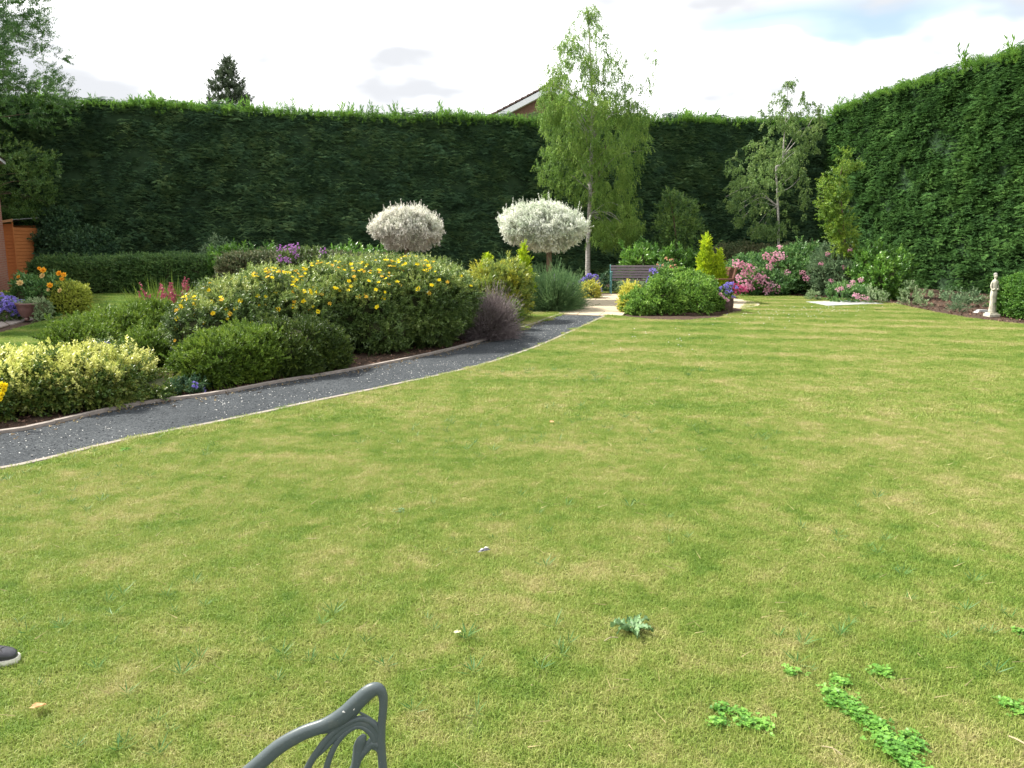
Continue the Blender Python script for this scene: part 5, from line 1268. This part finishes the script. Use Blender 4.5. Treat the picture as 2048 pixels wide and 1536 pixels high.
GLAZE = plain_mat('brown_glazed_clay', (.10, .05, .045), (.17, .09, .075), 6, .30, .5)
ux, uy, uz = W(60, 636, 16.2)
urn = empty('garden_urn', (ux, 16.2, .016), 'squat brown glazed urn on feet standing on the paving by the geranium', 'urn')
t_ = MB(); t_.lathe([(.02, .06), (.13, .06), (.15, .09), (.19, .16), (.215, .24), (.225, .30), (.245, .32), (.25, .34), (.245, .355), (.215, .355), (.205, .33), (.0, .32)], 28); t_.build('bowl', GLAZE, urn, True)
t_ = MB(); t_.lathe([(.0, .322), (.2, .325), (.0, .335)], 16); t_.build('soil', SOIL, urn)
for a in (.5, 2.6, 4.7):
    t_ = MB(); t_.lathe([(.035, 0), (.045, .03), (.035, .07)], 10, (math.cos(a) * .10, math.sin(a) * .10, 0)); t_.build('foot', GLAZE, urn, True)
P = np.c_[RNG.normal(0, .09, 26), RNG.normal(0, .09, 26), np.full(26, .33)]
scatter('foliage', small, P + np.array(urn.location), frames(np.array([0, 0, 1.0]) + RNG.normal(size=P.shape) * .5), RNG.uniform(.7, 1.2, 26), SILVER, urn, tuple(urn.location))

# ================================================================ slatted bench
SLAT = plain_mat('grey_purple_weathered_slats', (.115, .095, .105), (.20, .165, .175), 7, .7, .3, .35, .002, True, (.5, 8, 8))
IRON = plain_mat('teal_painted_iron', (.035, .115, .115), (.06, .17, .165), 18, .45, .4)
bx0, bx1, by = W(1222, 585, 24.6)[0], W(1322, 585, 24.6)[0], 24.6
bench = empty('park_bench', ((bx0 + bx1) / 2, by, .034), 'slatted bench with green iron ends on the cream patio facing the lawn', 'bench', rz=R(-3)); bw = (bx1 - bx0) / 2
for k in range(5):                                      # backrest slats
    z = .46 + k * .082; yk = .30 + k * .020
    t_ = MB(); t_.box((0, yk, z + .03), (bw * 2 - .03, .022, .068), Matrix.Rotation(R(-14), 3, 'X'), .004); t_.build('backrest_slat', SLAT, bench)
for k in range(5):                                      # seat slats
    t_ = MB(); t_.box((0, -.14 + k * .088, .425 - k * .006), (bw * 2 - .03, .074, .024), Matrix.Rotation(R(-3), 3, 'X'), .004); t_.build('seat_slat', SLAT, bench)
for sx_ in (-1, 1):
    x_ = sx_ * bw; e = MB()
    e.tube(spline([(x_, -.22, 0), (x_, -.17, .12), (x_, -.20, .28), (x_, -.17, .41)], 4), .018, 8)
    e.tube(spline([(x_, .34, 0), (x_, .28, .15), (x_, .27, .38), (x_, .34, .64), (x_, .42, .87)], 5), .019, 8)
    e.tube([(x_, -.19, .405), (x_, .28, .385)], .016, 8)
    e.tube(spline([(x_, -.17, .14), (x_, .05, .24), (x_, .29, .15)], 5), .011, 6)
    e.build('iron_end', IRON, bench, True)
    e = MB(); e.tube(spline([(x_, -.17, .41), (x_, -.24, .54), (x_, -.25, .63), (x_, -.19, .66), (x_, -.02, .64), (x_, .16, .645), (x_, .33, .66)], 5), .017, 8); e.lathe([(.0, -.03), (.028, -.018), (.034, 0), (.028, .018), (.0, .03)], 10, (x_, -.245, .665)); e.build('armrest', IRON, bench, True)

# brown wooden seat seen end-on, between the golden conifer and the roses
WOODB = plain_mat('red_brown_wood', (.085, .035, .022), (.15, .065, .042), 6, .65, .3, .3, .003, True, (8, 8, 1))
wp = W(1447, 590, 21.2)
seat = empty('wooden_seat', (wp[0] - .15, 21.2, .01), 'dark red-brown wooden seat end between the golden conifer and the pink roses', 'bench')
for yy in (-.45, .45):
    t_ = MB(); t_.tube([(.20, yy, 0), (.20, yy, .42), (.32, yy, .90)], .034, 4, cap=True); t_.build('back_post', WOODB, seat)
    t_ = MB(); t_.box((-.25, yy, .31), (.06, .06, .62), None, .004); t_.build('front_leg', WOODB, seat)
    t_ = MB(); t_.box((-.03, yy, .635), (.55, .07, .03), None, .004); t_.build('armrest', WOODB, seat)
for k in range(5):
    t_ = MB(); t_.box((-.24 + k * .105, 0, .42), (.09, .96, .022), None, .003); t_.build('seat_slat', WOODB, seat)
for k in range(7):
    t_ = MB(); t_.box((.275, -.36 + k * .12, .68), (.018, .07, .40), Matrix.Rotation(.24, 3, 'Y'), .003); t_.build('backrest_slat', WOODB, seat)
t_ = MB(); t_.box((.325, 0, .88), (.04, .98, .09), Matrix.Rotation(.24, 3, 'Y'), .004); t_.build('top_rail', WOODB, seat)

# planter at the end of the mound
pp = W(1452, 632, 18.1)
pl_ = empty('barrel_planter', (pp[0], 18.1, .03), 'dark brown barrel planter with purple and pink flowers beside the mound', 'planter'); pl = tuple(pl_.location)
DARKPOT = plain_mat('dark_brown_stave', (.055, .035, .03), (.10, .065, .055), 9, .7)
for k in range(14):
    a = k / 14 * 2 * math.pi; t_ = MB(); pts = []
    w_ = 2 * math.pi / 14 * .94
    V = []
    for z_, r_2 in ((0, .125), (.14, .155), (.30, .150)):
        for rr3 in (r_2, r_2 - .018):
            for aa in (a - w_/2, a + w_/2): V.append((math.cos(aa) * rr3, math.sin(aa) * rr3, z_))
    F = []
    for i in range(2):
        o_ = i * 4; F += [(o_, o_+1, o_+5, o_+4), (o_+3, o_+2, o_+6, o_+7), (o_+2, o_, o_+4, o_+6), (o_+1, o_+3, o_+7, o_+5)]
    F += [(0, 2, 3, 1), (8, 9, 11, 10)]
    t_.add(V, F); t_.build('stave', DARKPOT, pl_)
t_ = MB(); t_.lathe([(.0, .26), (.135, .27), (.0, .275)], 16); t_.build('soil', SOIL, pl_)
P = np.c_[RNG.normal(0, .07, 60), RNG.normal(0, .07, 60), RNG.uniform(.28, .5, 60)]
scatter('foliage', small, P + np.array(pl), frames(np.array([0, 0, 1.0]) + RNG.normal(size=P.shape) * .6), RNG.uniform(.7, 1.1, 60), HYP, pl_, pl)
for k in range(46):
    q = Vector(pl) + Vector((random.gauss(0, .09), random.gauss(-.04, .08), random.uniform(.34, .66))); place(random.choice(vio), 'flower', q, pl_, None, random.uniform(.6, .9), (random.uniform(-.5, .5), -.7, .5))
pinkf = mesh('flower', *rose_head(3, .045)); pinkf.materials.append(FLW['pink'])
for px, py in ((1451, 598), (1446, 594), (1455, 601), (1441, 589)): place(pinkf, 'flower', W(px, py, 17.9), pl_, None, 1.0, (0, -.8, .4))

# ================================================================ grey slab let into the lawn, stone on the bed
sp_ = [G(1612, 605.5), G(1700, 603), G(1767, 609), G(1655, 613.5)]
sb = MB(); V = [(*p, -.02) for p in sp_] + [(*p, .032) for p in sp_]; sb.add(V, [(3, 2, 1, 0), (4, 5, 6, 7), (0, 1, 5, 4), (1, 2, 6, 5), (2, 3, 7, 6), (3, 0, 4, 7)])
a_ = sum((sp_[i-1][0]*sp_[i][1] - sp_[i][0]*sp_[i-1][1]) for i in range(4))
o = sb.build('concrete_cover', SLAB); tag(o, 'flat pale grey concrete cover set in the lawn before the shrub bed', 'drain cover')
p = G(1963, 624); t_ = MB(); V, F = stone(4, .14, .45); t_.add([(x * 1.3 + p[0], y_ + p[1], z_ - .01) for x, y_, z_ in V], F)
tag(t_.build('flat_stone', plain_mat('pale_stone', (.42, .43, .43), (.55, .56, .55), 12, .8)), 'pale flat stone lying on the mulch beside the statue', 'stone')
p = G(1757, 622); t_ = MB(); V, F = stone(6, .10, .25); t_.add([(x * 1.5 + p[0], y_ * .6 + p[1], z_ + .012) for x, y_, z_ in V], F)
tag(t_.build('bark_piece', TWIG), 'thin dark piece of bark on the dry lawn below the grey cover', 'bark')

# ================================================================ stone statue
STONE = plain_mat('weathered_cream_stone', (.34, .32, .25), (.56, .54, .45), 14, .85, .2, .6, .01)
STONE_D = plain_mat('grey_weathered_stone', (.19, .19, .175), (.32, .31, .28), 18, .9, .2, .6, .008)
sp0 = W(2003, 632, 16.95)
st = empty('garden_statue', (sp0[0], 17.3, -.01), 'cream stone figure on a small plinth half hidden by the green block hedge', 'statue'); ss = .92
t_ = MB(); t_.box((0, 0, .03), (.30, .30, .06), None, .008); t_.box((0, 0, .075), (.24, .24, .03), None, .006); t_.build('plinth', STONE, st)
fold = lambda th, z: 1 + .06 * math.sin(th * 9 + z * 6) + .03 * math.sin(th * 5 - z * 11)
# draped body, neck and head, one skin
bm_ = MB()
bm_.lathe([(.095, .09), (.10, .12), (.085, .25), (.080, .38), (.088, .48), (.078, .56), (.066, .63), (.074, .70), (.082, .755), (.060, .785), (.028, .80), (.026, .825), (.0, .83)], 26, sq=(1, .78), fold=fold)
bm_.build('figure', STONE, st, True)
def ellipsoid(c, r, n=12):
    V, F = [], []
    for i in range(n + 1):
        ph = math.pi * i / n
        for j in range(n * 2):
            th = math.pi * j / n; V.append((c[0] + r[0]*math.sin(ph)*math.cos(th), c[1] + r[1]*math.sin(ph)*math.sin(th), c[2] + r[2]*math.cos(ph)))
    for i in range(n):
        for j in range(n * 2): F.append((i*2*n+j, (i+1)*2*n+j, (i+1)*2*n+(j+1) % (2*n), i*2*n+(j+1) % (2*n)))
    return V, F
t_ = MB(); t_.add(*ellipsoid((0, -.005, .875), (.040, .046, .056))); t_.add(*ellipsoid((0, -.052, .872), (.007, .010, .012), 6))
for q in (-1, 1): t_.add(*ellipsoid((q * .015, -.044, .884), (.006, .005, .004), 5)); t_.add(*ellipsoid((q * .040, 0, .872), (.006, .010, .014), 5))
t_.add(*ellipsoid((0, -.047, .850), (.012, .006, .004), 5)); t_.build('head', STONE, st, True)
t_ = MB(); t_.add(*ellipsoid((0, .012, .905), (.050, .054, .040))); t_.add(*ellipsoid((0, .055, .90), (.026, .026, .024))); t_.build('hair', STONE_D, st, True)
for q in (-1, 1):
    t_ = MB(); t_.tube(spline([(q * .075, 0, .745), (q * .098, .0, .66), (q * .085, -.045, .585), (q * .035, -.085, .60)], 5), [.026, .025, .024, .023, .022, .022, .021, .020, .019, .018, .018, .018, .017, .017, .016, .015], 8); t_.build('arm', STONE, st, True)
st.scale = (.78, .85, 1.0)

# ================================================================ weeds and small things on the lawn
def weed_leaf_rosette(loc, n, l, w, m_, name, label, cat='weed', lobes=5, rise=.5, seed=0, group=None):
    rng = np.random.default_rng(seed); root = empty(name, (*loc, .012), label, cat, group)
    for k in range(n):
        a = k / n * 2 * math.pi + rng.uniform(-.3, .3); L_ = l * rng.uniform(.6, 1.1); V, F = [], []
        seg = lobes * 2 + 1
        for i in range(seg + 1):
            t = i / seg; ww = w * (.35 + .65 * math.sin(math.pi * min(t * 1.1, 1)) ** .7) * (1.35 if i % 2 else .55) * (1 - t * .55); 
            r = L_ * t; z = rise * L_ * math.sin(t * 2.3) * .75 + rng.normal() * .004
            wv = rng.normal() * .006
            for q, zz in ((-1, .012), (0, 0), (1, .012)): V.append((r, q * ww / 2, z + zz * (1 if q else 0) + wv * q))
        for i in range(seg):
            b = i * 3; F += [(b, b+3, b+4, b+1), (b+1, b+4, b+5, b+2)]
        c_, s_ = math.cos(a), math.sin(a); V = [(x * c_ - y_ * s_, x * s_ + y_ * c_, z) for x, y_, z in V]
        obj('leaf', mesh('leaf', V, F, True), m_, root)
    return root
THISTLE = leaf_mat('thistle_leaf', [(.08, .17, .06), (.14, .25, .10), (.21, .33, .16), (.32, .42, .26)], .2, .5, .3, 14, 120)
weed_leaf_rosette(G(1262, 1272), 11, .095, .034, THISTLE, 'thistle', 'grey-green prickly thistle rosette growing alone in the open lawn', seed=3)
CLOVER = leaf_mat('clover_leaf', [(0.067, 0.190, 0.025), (0.121, 0.291, 0.040), (0.194, 0.392, 0.059), (0.266, 0.468, 0.089)], .3, .45, .35, 10, 90)
def clover_proto(seed):
    rng = np.random.default_rng(seed); parts = []
    for k in range(9):
        c = np.array([rng.normal() * .03, rng.normal() * .03, rng.uniform(.018, .045)])
        a = np.arange(3) * 2.09 + rng.uniform(0, 6)
        parts.append(leaves(np.tile(c, (3, 1)), np.c_[np.cos(a), np.sin(a), np.full(3, .15)], .022, .022, fold=.1, roll=[0, 0, 1], rng=rng)); parts.append(stemtri([[c[0] * .3, c[1] * .3, 0]], [c], .001))
    return joinp(*parts)
clp = [clover_proto(i) for i in range(4)]
def weed_patch(label, spots, n, spread, grp='leafy weeds in the dry lawn', cat='weed', m_=CLOVER, name='clover_patch'):
    pts = []
    for (px, py) in spots:
        c = np.array(G(px, py)); pts.append(c + RNG.normal(size=(n, 2)) * spread * .45)
    P = np.concatenate(pts); P = np.c_[P, np.full(len(P), .012)]; c = P.mean(0)
    root = empty(name, (c[0], c[1], 0), label, cat, grp)
    scatter('leaves', clp, P, frames(np.array([0, 0, 1.0]) + RNG.normal(size=P.shape) * .15), RNG.uniform(.3, .58, len(P)), m_, root, tuple(root.location))
weed_patch('long diagonal strip of bright green leafy weed in the dry lawn', [(1662, 1402), (1668, 1420), (1685, 1408), (1700, 1428), (1715, 1440), (1735, 1455), (1752, 1465), (1770, 1485), (1790, 1505), (1770, 1500), (1800, 1525), (1815, 1545), (1840, 1560)], 16, .022)
weed_patch('bright weed tuft just past the lower end of the diagonal weed strip', [(1818, 1488), (1830, 1505)], 9, .018)
weed_patch('dark green weed tuft above the straw-coloured bare patch', [(1762, 1355)], 9, .02)
weed_patch('small weed above the start of the diagonal weed strip', [(1675, 1372), (1680, 1380)], 6, .016)
weed_patch('thin light weed sprig below and beyond the thistle', [(1585, 1358)], 6, .016)
weed_patch('first of three small weed tufts in a row short of the diagonal strip', [(1440, 1432), (1436, 1455)], 7, .018)
weed_patch('middle of three small weed tufts in a row short of the diagonal strip', [(1482, 1440), (1494, 1458)], 7, .016)
weed_patch('smallest pale weed tuft nearest the diagonal weed strip', [(1528, 1463)], 6, .014)
weed_patch('weed tuft by the picture edge past the straw-coloured patch', [(2015, 1420), (2040, 1432)], 8, .02)
weed_patch('dark weed spot at the edge of the lawn below the block hedge', [(2040, 1275)], 7, .02)
weed_patch('blue-green weed tuft in the open lawn between path and thistle', [(800, 1030)], 7, .02, m_=THISTLE)
weed_patch('blue-green weed spot in the lawn close to the end of the path edging', [(250, 905)], 8, .03, m_=CLOVER)

def curled_leaf(px, py, r, m_, name, label, cat, seed=0, curl=.4):
    rng = np.random.default_rng(seed); n = 11; V = [(0, 0, .004)]; 
    for ring, rr4 in ((0, .5), (1, 1.0)):
        for i in range(n):
            a = 2 * math.pi * i / n; q = r * rr4 * (rng.uniform(.7, 1.15) if ring else 1); V.append((q * math.cos(a), q * math.sin(a) * .85, (curl * r * rng.uniform(.4, 1.3)) if ring else .004))
    F = [(0, 1 + i, 1 + (i + 1) % n) for i in range(n)] + [(1 + i, 1 + n + i, 1 + n + (i + 1) % n, 1 + (i + 1) % n) for i in range(n)]
    p = G(px, py); o = obj(name, mesh(name, V, F), m_); o.location = (*p, .038); o.rotation_euler = (.1, -.15, rng.uniform(0, 6)); return tag(o, label, cat)
DRY = leaf_mat('dry_leaf', [(.36, .19, .09), (.50, .29, .14), (.64, .44, .25)], .2, .8, .1, 30, 120)
curled_leaf(77, 1436, .026, DRY, 'dead_leaf', 'curled orange-brown dead leaf on the grass below the shoe', 'leaf')
curled_leaf(915, 1283, .016, leaf_mat('pale_dry_leaf', [(.55, .5, .3), (.7, .65, .45)], .2, .8, .1, 30, 120), 'dead_leaf', 'tiny pale dead leaf on the grass above the chair', 'leaf', 2)
curled_leaf(1103, 853, .025, DRY, 'dead_leaf', 'small brown dead leaf far out on the lawn', 'leaf', 3)
# black and white feather
fr_ = G(968, 1118); feather = empty('feather', (*fr_, .04), 'small black and white feather lying in the middle of the lawn', 'feather', rz=.4)
t_ = MB(); t_.add([(-.035, 0, 0), (-.01, .012, .010), (.02, .011, .013), (.036, 0, .005), (.02, -.012, .008), (-.01, -.011, .006), (0, 0, .014)], [(0, 6, 1), (1, 6, 2), (2, 6, 3), (3, 6, 4), (4, 6, 5), (5, 6, 0)])
t_.build('vane', plain_mat('dark_feather', (.04, .04, .05), (.16, .16, .18), 90, .6), feather)
t_ = MB(); t_.add([(.0, .002, .018), (.012, .011, .020), (.03, .004, .016), (.014, -.004, .020)], [(0, 3, 2, 1)]); t_.add([(-.022, -.001, .012), (-.012, .006, .015), (-.004, 0, .017), (-.012, -.006, .014)], [(0, 3, 2, 1)]); t_.build('tip', FLW['white'], feather)
def twig(px, py, L_, a, label, r=.003):
    p = G(px, py); t_ = MB(); t_.tube(spline([(-L_/2, 0, .0), (0, L_ * .06, .006), (L_/2, 0, .0)], 3), r, 6); o = t_.build('dry_twig', leaf_mat('pale_stalk', [(.32, .27, .16), (.46, .40, .27)], .1, .8, .1, 30, 80), None); o.location = (*p, .045); o.rotation_euler = (0, .1, a); tag(o, label, 'twig')
twig(2036, 1510, .07, 1.9, 'pale dry twig beside the weeds at the edge of the view', .003)
twig(1662, 1528, .06, -.6, 'pale dry stalk at the lower end of the lawn near the weed strip', .0018)
twig(1222, 1300, .07, .6, 'pale straw stalk lying next to the thistle', .0018)

# ================================================================ shoe at the edge
SHOE = plain_mat('dark_grey_shoe_leather', (.022, .022, .028), (.045, .045, .055), 30, .38, .5)
SOLE = plain_mat('off_white_rubber', (.55, .54, .45), (.68, .67, .58), 30, .6)
LACE = plain_mat('black_lace', (.012, .012, .014), (.03, .03, .03), 80, .8)
sp2 = G(40, 1330)
shoe = empty('shoe', (sp2[0] - .002, sp2[1], .015), 'dark grey leather shoe with off-white sole stepping in from the edge of the lawn', 'shoe', rz=R(14)); shoe.scale = (.80, .80, .74)
def shoe_ring(x, wl, wr, z0, z1, flat=.6, n=16):
    out = []
    for j in range(n):
        th = 2 * math.pi * j / n; c_, s_ = math.cos(th), math.sin(th)
        y_ = (wl if c_ > 0 else wr) * math.copysign(abs(c_) ** .75, c_); z_ = (z0 + z1) / 2 + (z1 - z0) / 2 * math.copysign(abs(s_) ** flat, s_); out.append((x, y_, z_))
    return out
# x runs back from the toe
upper = [(-.004, .012, .012, .028, .042), (-.012, .028, .026, .024, .055), (-.03, .042, .036, .022, .066), (-.055, .050, .042, .022, .074), (-.085, .052, .044, .022, .083), (-.12, .048, .040, .022, .096), (-.155, .042, .036, .022, .108), (-.19, .037, .034, .022, .112), (-.23, .034, .032, .022, .112), (-.265, .031, .030, .022, .110), (-.285, .022, .022, .026, .104)]
V, F = [], []
for r_ in upper: V += shoe_ring(*r_)
n = 16
for i in range(len(upper) - 1):
    for j in range(n): F.append((i*n+j, i*n+(j+1) % n, (i+1)*n+(j+1) % n, (i+1)*n+j))
F += [tuple(range(n))[::-1], tuple((len(upper)-1)*n + j for j in range(n))]
t_ = MB(); t_.add(V, F); t_.build('upper', SHOE, shoe, True)
V, F = [], []
sol = [(.004, .010), (.0, .024), (-.010, .036), (-.03, .048), (-.06, .056), (-.09, .057), (-.13, .050), (-.17, .042), (-.22, .038), (-.26, .036), (-.285, .028), (-.295, .012)]
outl = [(x, w * 1.0) for x, w in sol] + [(x, -w * .86) for x, w in sol[::-1]]; k = len(outl)
lo2 = [(x, y_, .002) for x, y_ in outl]; md2 = [(x + (.002 if x > -.05 else 0), y_ * 1.03, .014) for x, y_ in outl]; hi2 = [(x, y_, .030) for x, y_ in outl]
V = lo2 + md2 + hi2; F = [tuple(range(k))[::1], tuple(range(2*k, 3*k))[::-1]]
for L2 in (0, 1):
    for i in range(k): F.append((L2*k+i, (L2+1)*k+i, (L2+1)*k+(i+1) % k, L2*k+(i+1) % k))
t_ = MB(); t_.add(V, F); t_.build('sole', SOLE, shoe)
t_ = MB(); t_.tube(spline([(-.055, .030, .070), (-.07, 0, .079), (-.055, -.026, .069)], 4), .0025, 6); t_.tube(spline([(-.055, .030, .070), (-.09, .050, .052), (-.13, .047, .040)], 4), .002, 6); t_.build('seam', LACE, shoe, True)
for k_ in range(4):
    x_ = -.085 - k_ * .024; t_ = MB(); t_.tube(spline([(x_, .024, .084 + k_ * .006), (x_ - .004, 0, .092 + k_ * .007), (x_, -.022, .084 + k_ * .006)], 3), .0032, 6); t_.build('lace', LACE, shoe, True)
t_ = MB(); t_.lathe([(.034, .105), (.030, .14), (.033, .20), (.0, .21)], 14, (-.235, 0, 0), (1.15, 1)); t_.build('sock', LACE, shoe, True)

# ================================================================ cast metal garden chair
m, nt = mat('grey_green_cast_metal'); s = NT(nt)
n_ = s.noise(120, s.obco(), 3); n2_ = s.noise(9, s.obco(), 3)
base_ = s.mix(n2_, (.052, .070, .076), (.085, .106, .110)); dust = s.m('MULTIPLY', s.m('SUBTRACT', s.noise(34, s.obco(), 5, .7), .56), 5, True)
spk = s.m('MULTIPLY', s.m('SUBTRACT', s.noise(420, s.obco(), 2, .6), .70), 14, True)
cc_ = s.mix(s.m('MULTIPLY', spk, .55), s.mix(s.m('MULTIPLY', dust, .30), base_, (.15, .155, .12)), (.45, .46, .42))
s.out(s.pbsdf(cc_, s.m('ADD', .38, s.m('MULTIPLY', dust, .25)), .4, n_, .22, .0012)); CAST = m
YC = 1.19
def C2(px, py): return np.array(W(px, py, YC))
chc = C2(640, 1536)
chair = empty('garden_chair', (chc[0], YC - .27, 0), 'dark grey-green cast metal garden chair with curling openwork side', 'chair'); cl_ = tuple(chair.location)
K = 1 / 5.12                                            # close-up pixel to photo pixel
def Q(x, y_): return C2(450 + x * K, 1300 + y_ * K)
def rod(pts, rads, n=12, flat=.8, m_=8):
    P = spline([Q(*p) for p in pts], m_); r = np.interp(np.linspace(0, 1, len(P)), np.linspace(0, 1, len(rads)), rads); return P, list(r), n, flat
PXM = 1.30 / FPX * K                                     # metres per close-up pixel at the chair
def side_frame(yoff, name='side_frame'):
    t_ = MB(); sh = np.array([0, yoff, 0])
    def add(pts, rads, flat=.8, n=12):
        P, r, n, f = rod(pts, [q * PXM for q in rads], n, flat); t_.tube(P + sh, r, n, f, up=(0, 1, 0))
    # top rail running up from the arm to the peak and down the back post
    add([(-330, 1900), (-160, 1560), (60, 1400), (330, 1180), (560, 985), (800, 850), (1030, 765), (1210, 665), (1370, 520), (1480, 425), (1560, 400), (1610, 450), (1622, 560), (1605, 760), (1600, 950), (1612, 1150), (1640, 1400), (1665, 1700), (1680, 2000)],
        [80, 80, 80, 82, 80, 76, 74, 86, 84, 78, 70, 52, 44, 42, 44, 46, 48, 52, 56], .75, 14)
    # the thick web where the inner loop leaves the rail
    add([(950, 830), (1120, 770), (1280, 660), (1380, 600)], [40, 72, 66, 20], .45)
    # outer loop
    add([(820, 1260), (900, 1110), (1030, 930), (1170, 800), (1330, 715), (1430, 705), (1530, 760), (1590, 860)], [36, 36, 36, 34, 32, 34, 36, 30], .8)
    add([(560, 1800), (700, 1480), (820, 1260)], [38, 38, 36], .8)
    # inner loop and its scroll
    add([(1020, 1280), (1080, 1080), (1170, 920), (1290, 810), (1390, 785), (1480, 840), (1530, 930), (1520, 1000)], [34, 32, 28, 26, 28, 34, 32, 22], .8)
    add([(900, 1700), (960, 1450), (1020, 1280)], [36, 34, 34], .8)
    # webs cast between the loops
    add([(905, 1120), (1010, 1010), (1120, 890), (1240, 800), (1360, 755), (1460, 775), (1540, 850), (1575, 950), (1580, 1060)], [16, 34, 44, 46, 42, 44, 46, 44, 20], .42)
    add([(1380, 640), (1480, 700), (1590, 780)], [14, 20, 14], .5)
    # bud at the end of the scroll and the leaf-shaped stem that carries it
    add([(1320, 1250), (1350, 1120), (1370, 990), (1400, 920), (1430, 870)], [40, 52, 56, 52, 24], .6)
    add([(1240, 1500), (1290, 1350), (1330, 1230)], [44, 44, 44], .6)
    add([(1300, 1230), (1370, 1110), (1450, 1020), (1520, 960), (1570, 980)], [36, 34, 36, 40, 40], .7)
    add([(1180, 1500), (1240, 1350), (1300, 1230)], [38, 38, 36], .7)
    add([(1365, 1150), (1420, 1050), (1480, 960), (1510, 900)], [20, 36, 48, 20], .42)
    add([(1500, 1000), (1560, 1010), (1600, 1080)], [20, 34, 24], .5)
    # lower panel, seat rail, arm upright and legs
    zs = .43; xb, xf = Q(1640, 1400)[0], Q(-330, 1900)[0] - .16
    def tb(P, r, flat=.9): t_.tube(np.array([(x_, YC + yoff, z_) for x_, z_ in P]), r, 10, flat, up=(0, 1, 0))
    p0 = Q(1680, 2000); p1 = Q(-330, 1900)
    tb(spline([(p0[0], 0, p0[2]), (xb + .01, 0, .30), (xb + .03, 0, .15), (xb + .08, 0, .0)], 5)[:, [0, 2]], [.013] * 16)
    tb(spline([(p1[0], 0, p1[2]), (xf + .03, 0, p1[2] - .05), (xf, 0, p1[2] - .12), (xf + .02, 0, zs), (xf + .01, 0, .2), (xf - .03, 0, .0)], 4)[:, [0, 2]], .014)
    tb([(xf + .01, zs), (xb + .01, zs)], .013)
    for px_, q_ in ((.30, 560), (.45, 900), (.62, 1180), (.70, 1240)):
        a = Q(q_, 1800 if q_ == 560 else (1700 if q_ == 900 else 1500)); tb(spline([(a[0], 0, a[2]), (a[0] - .01, 0, (a[2] + zs) / 2), (xf + (xb - xf) * px_, 0, zs)], 4)[:, [0, 2]], .009)
    # dabs of chipped paint
    o = t_.build(name, CAST, chair, True, cl_); return o
side_frame(0); side_frame(-.54)
xb, xf = Q(1640, 1400)[0], Q(-330, 1900)[0] - .16
for k in range(8):
    x_ = xf + .03 + (xb - xf - .06) * k / 7; t_ = MB(); t_.box((x_, YC - .27, .44), (.042, .54, .010), None, .003); t_.build('seat_slat', CAST, chair, False, cl_)
for k in range(4):
    z_ = .47 + k * .055; t_ = MB(); t_.tube(spline([(xb + .008, YC - .01, z_), (xb + .03, YC - .27, z_ + .01), (xb + .008, YC - .53, z_)], 5), .009, 8); t_.build('backrest_bar', CAST, chair, True, cl_)
CHIPW = plain_mat('chipped_white_patch', (.62, .60, .58), (.75, .74, .72), 60, .8)
for x_, y_, r_ in ((1232, 628, 13), (1332, 598, 10), (1345, 590, 5)):
    p = Q(x_, y_) + np.array([0, -.0118, .006]); V, F = stone(int(x_), r_ * PXM, .25)
    t_ = MB(); t_.add([(a + p[0], p[1] - c, b_ * 1.5 + p[2]) for a, b_, c in V], [f[::-1] for f in F]); t_.build('paint_chip', CHIPW, chair, False, cl_)
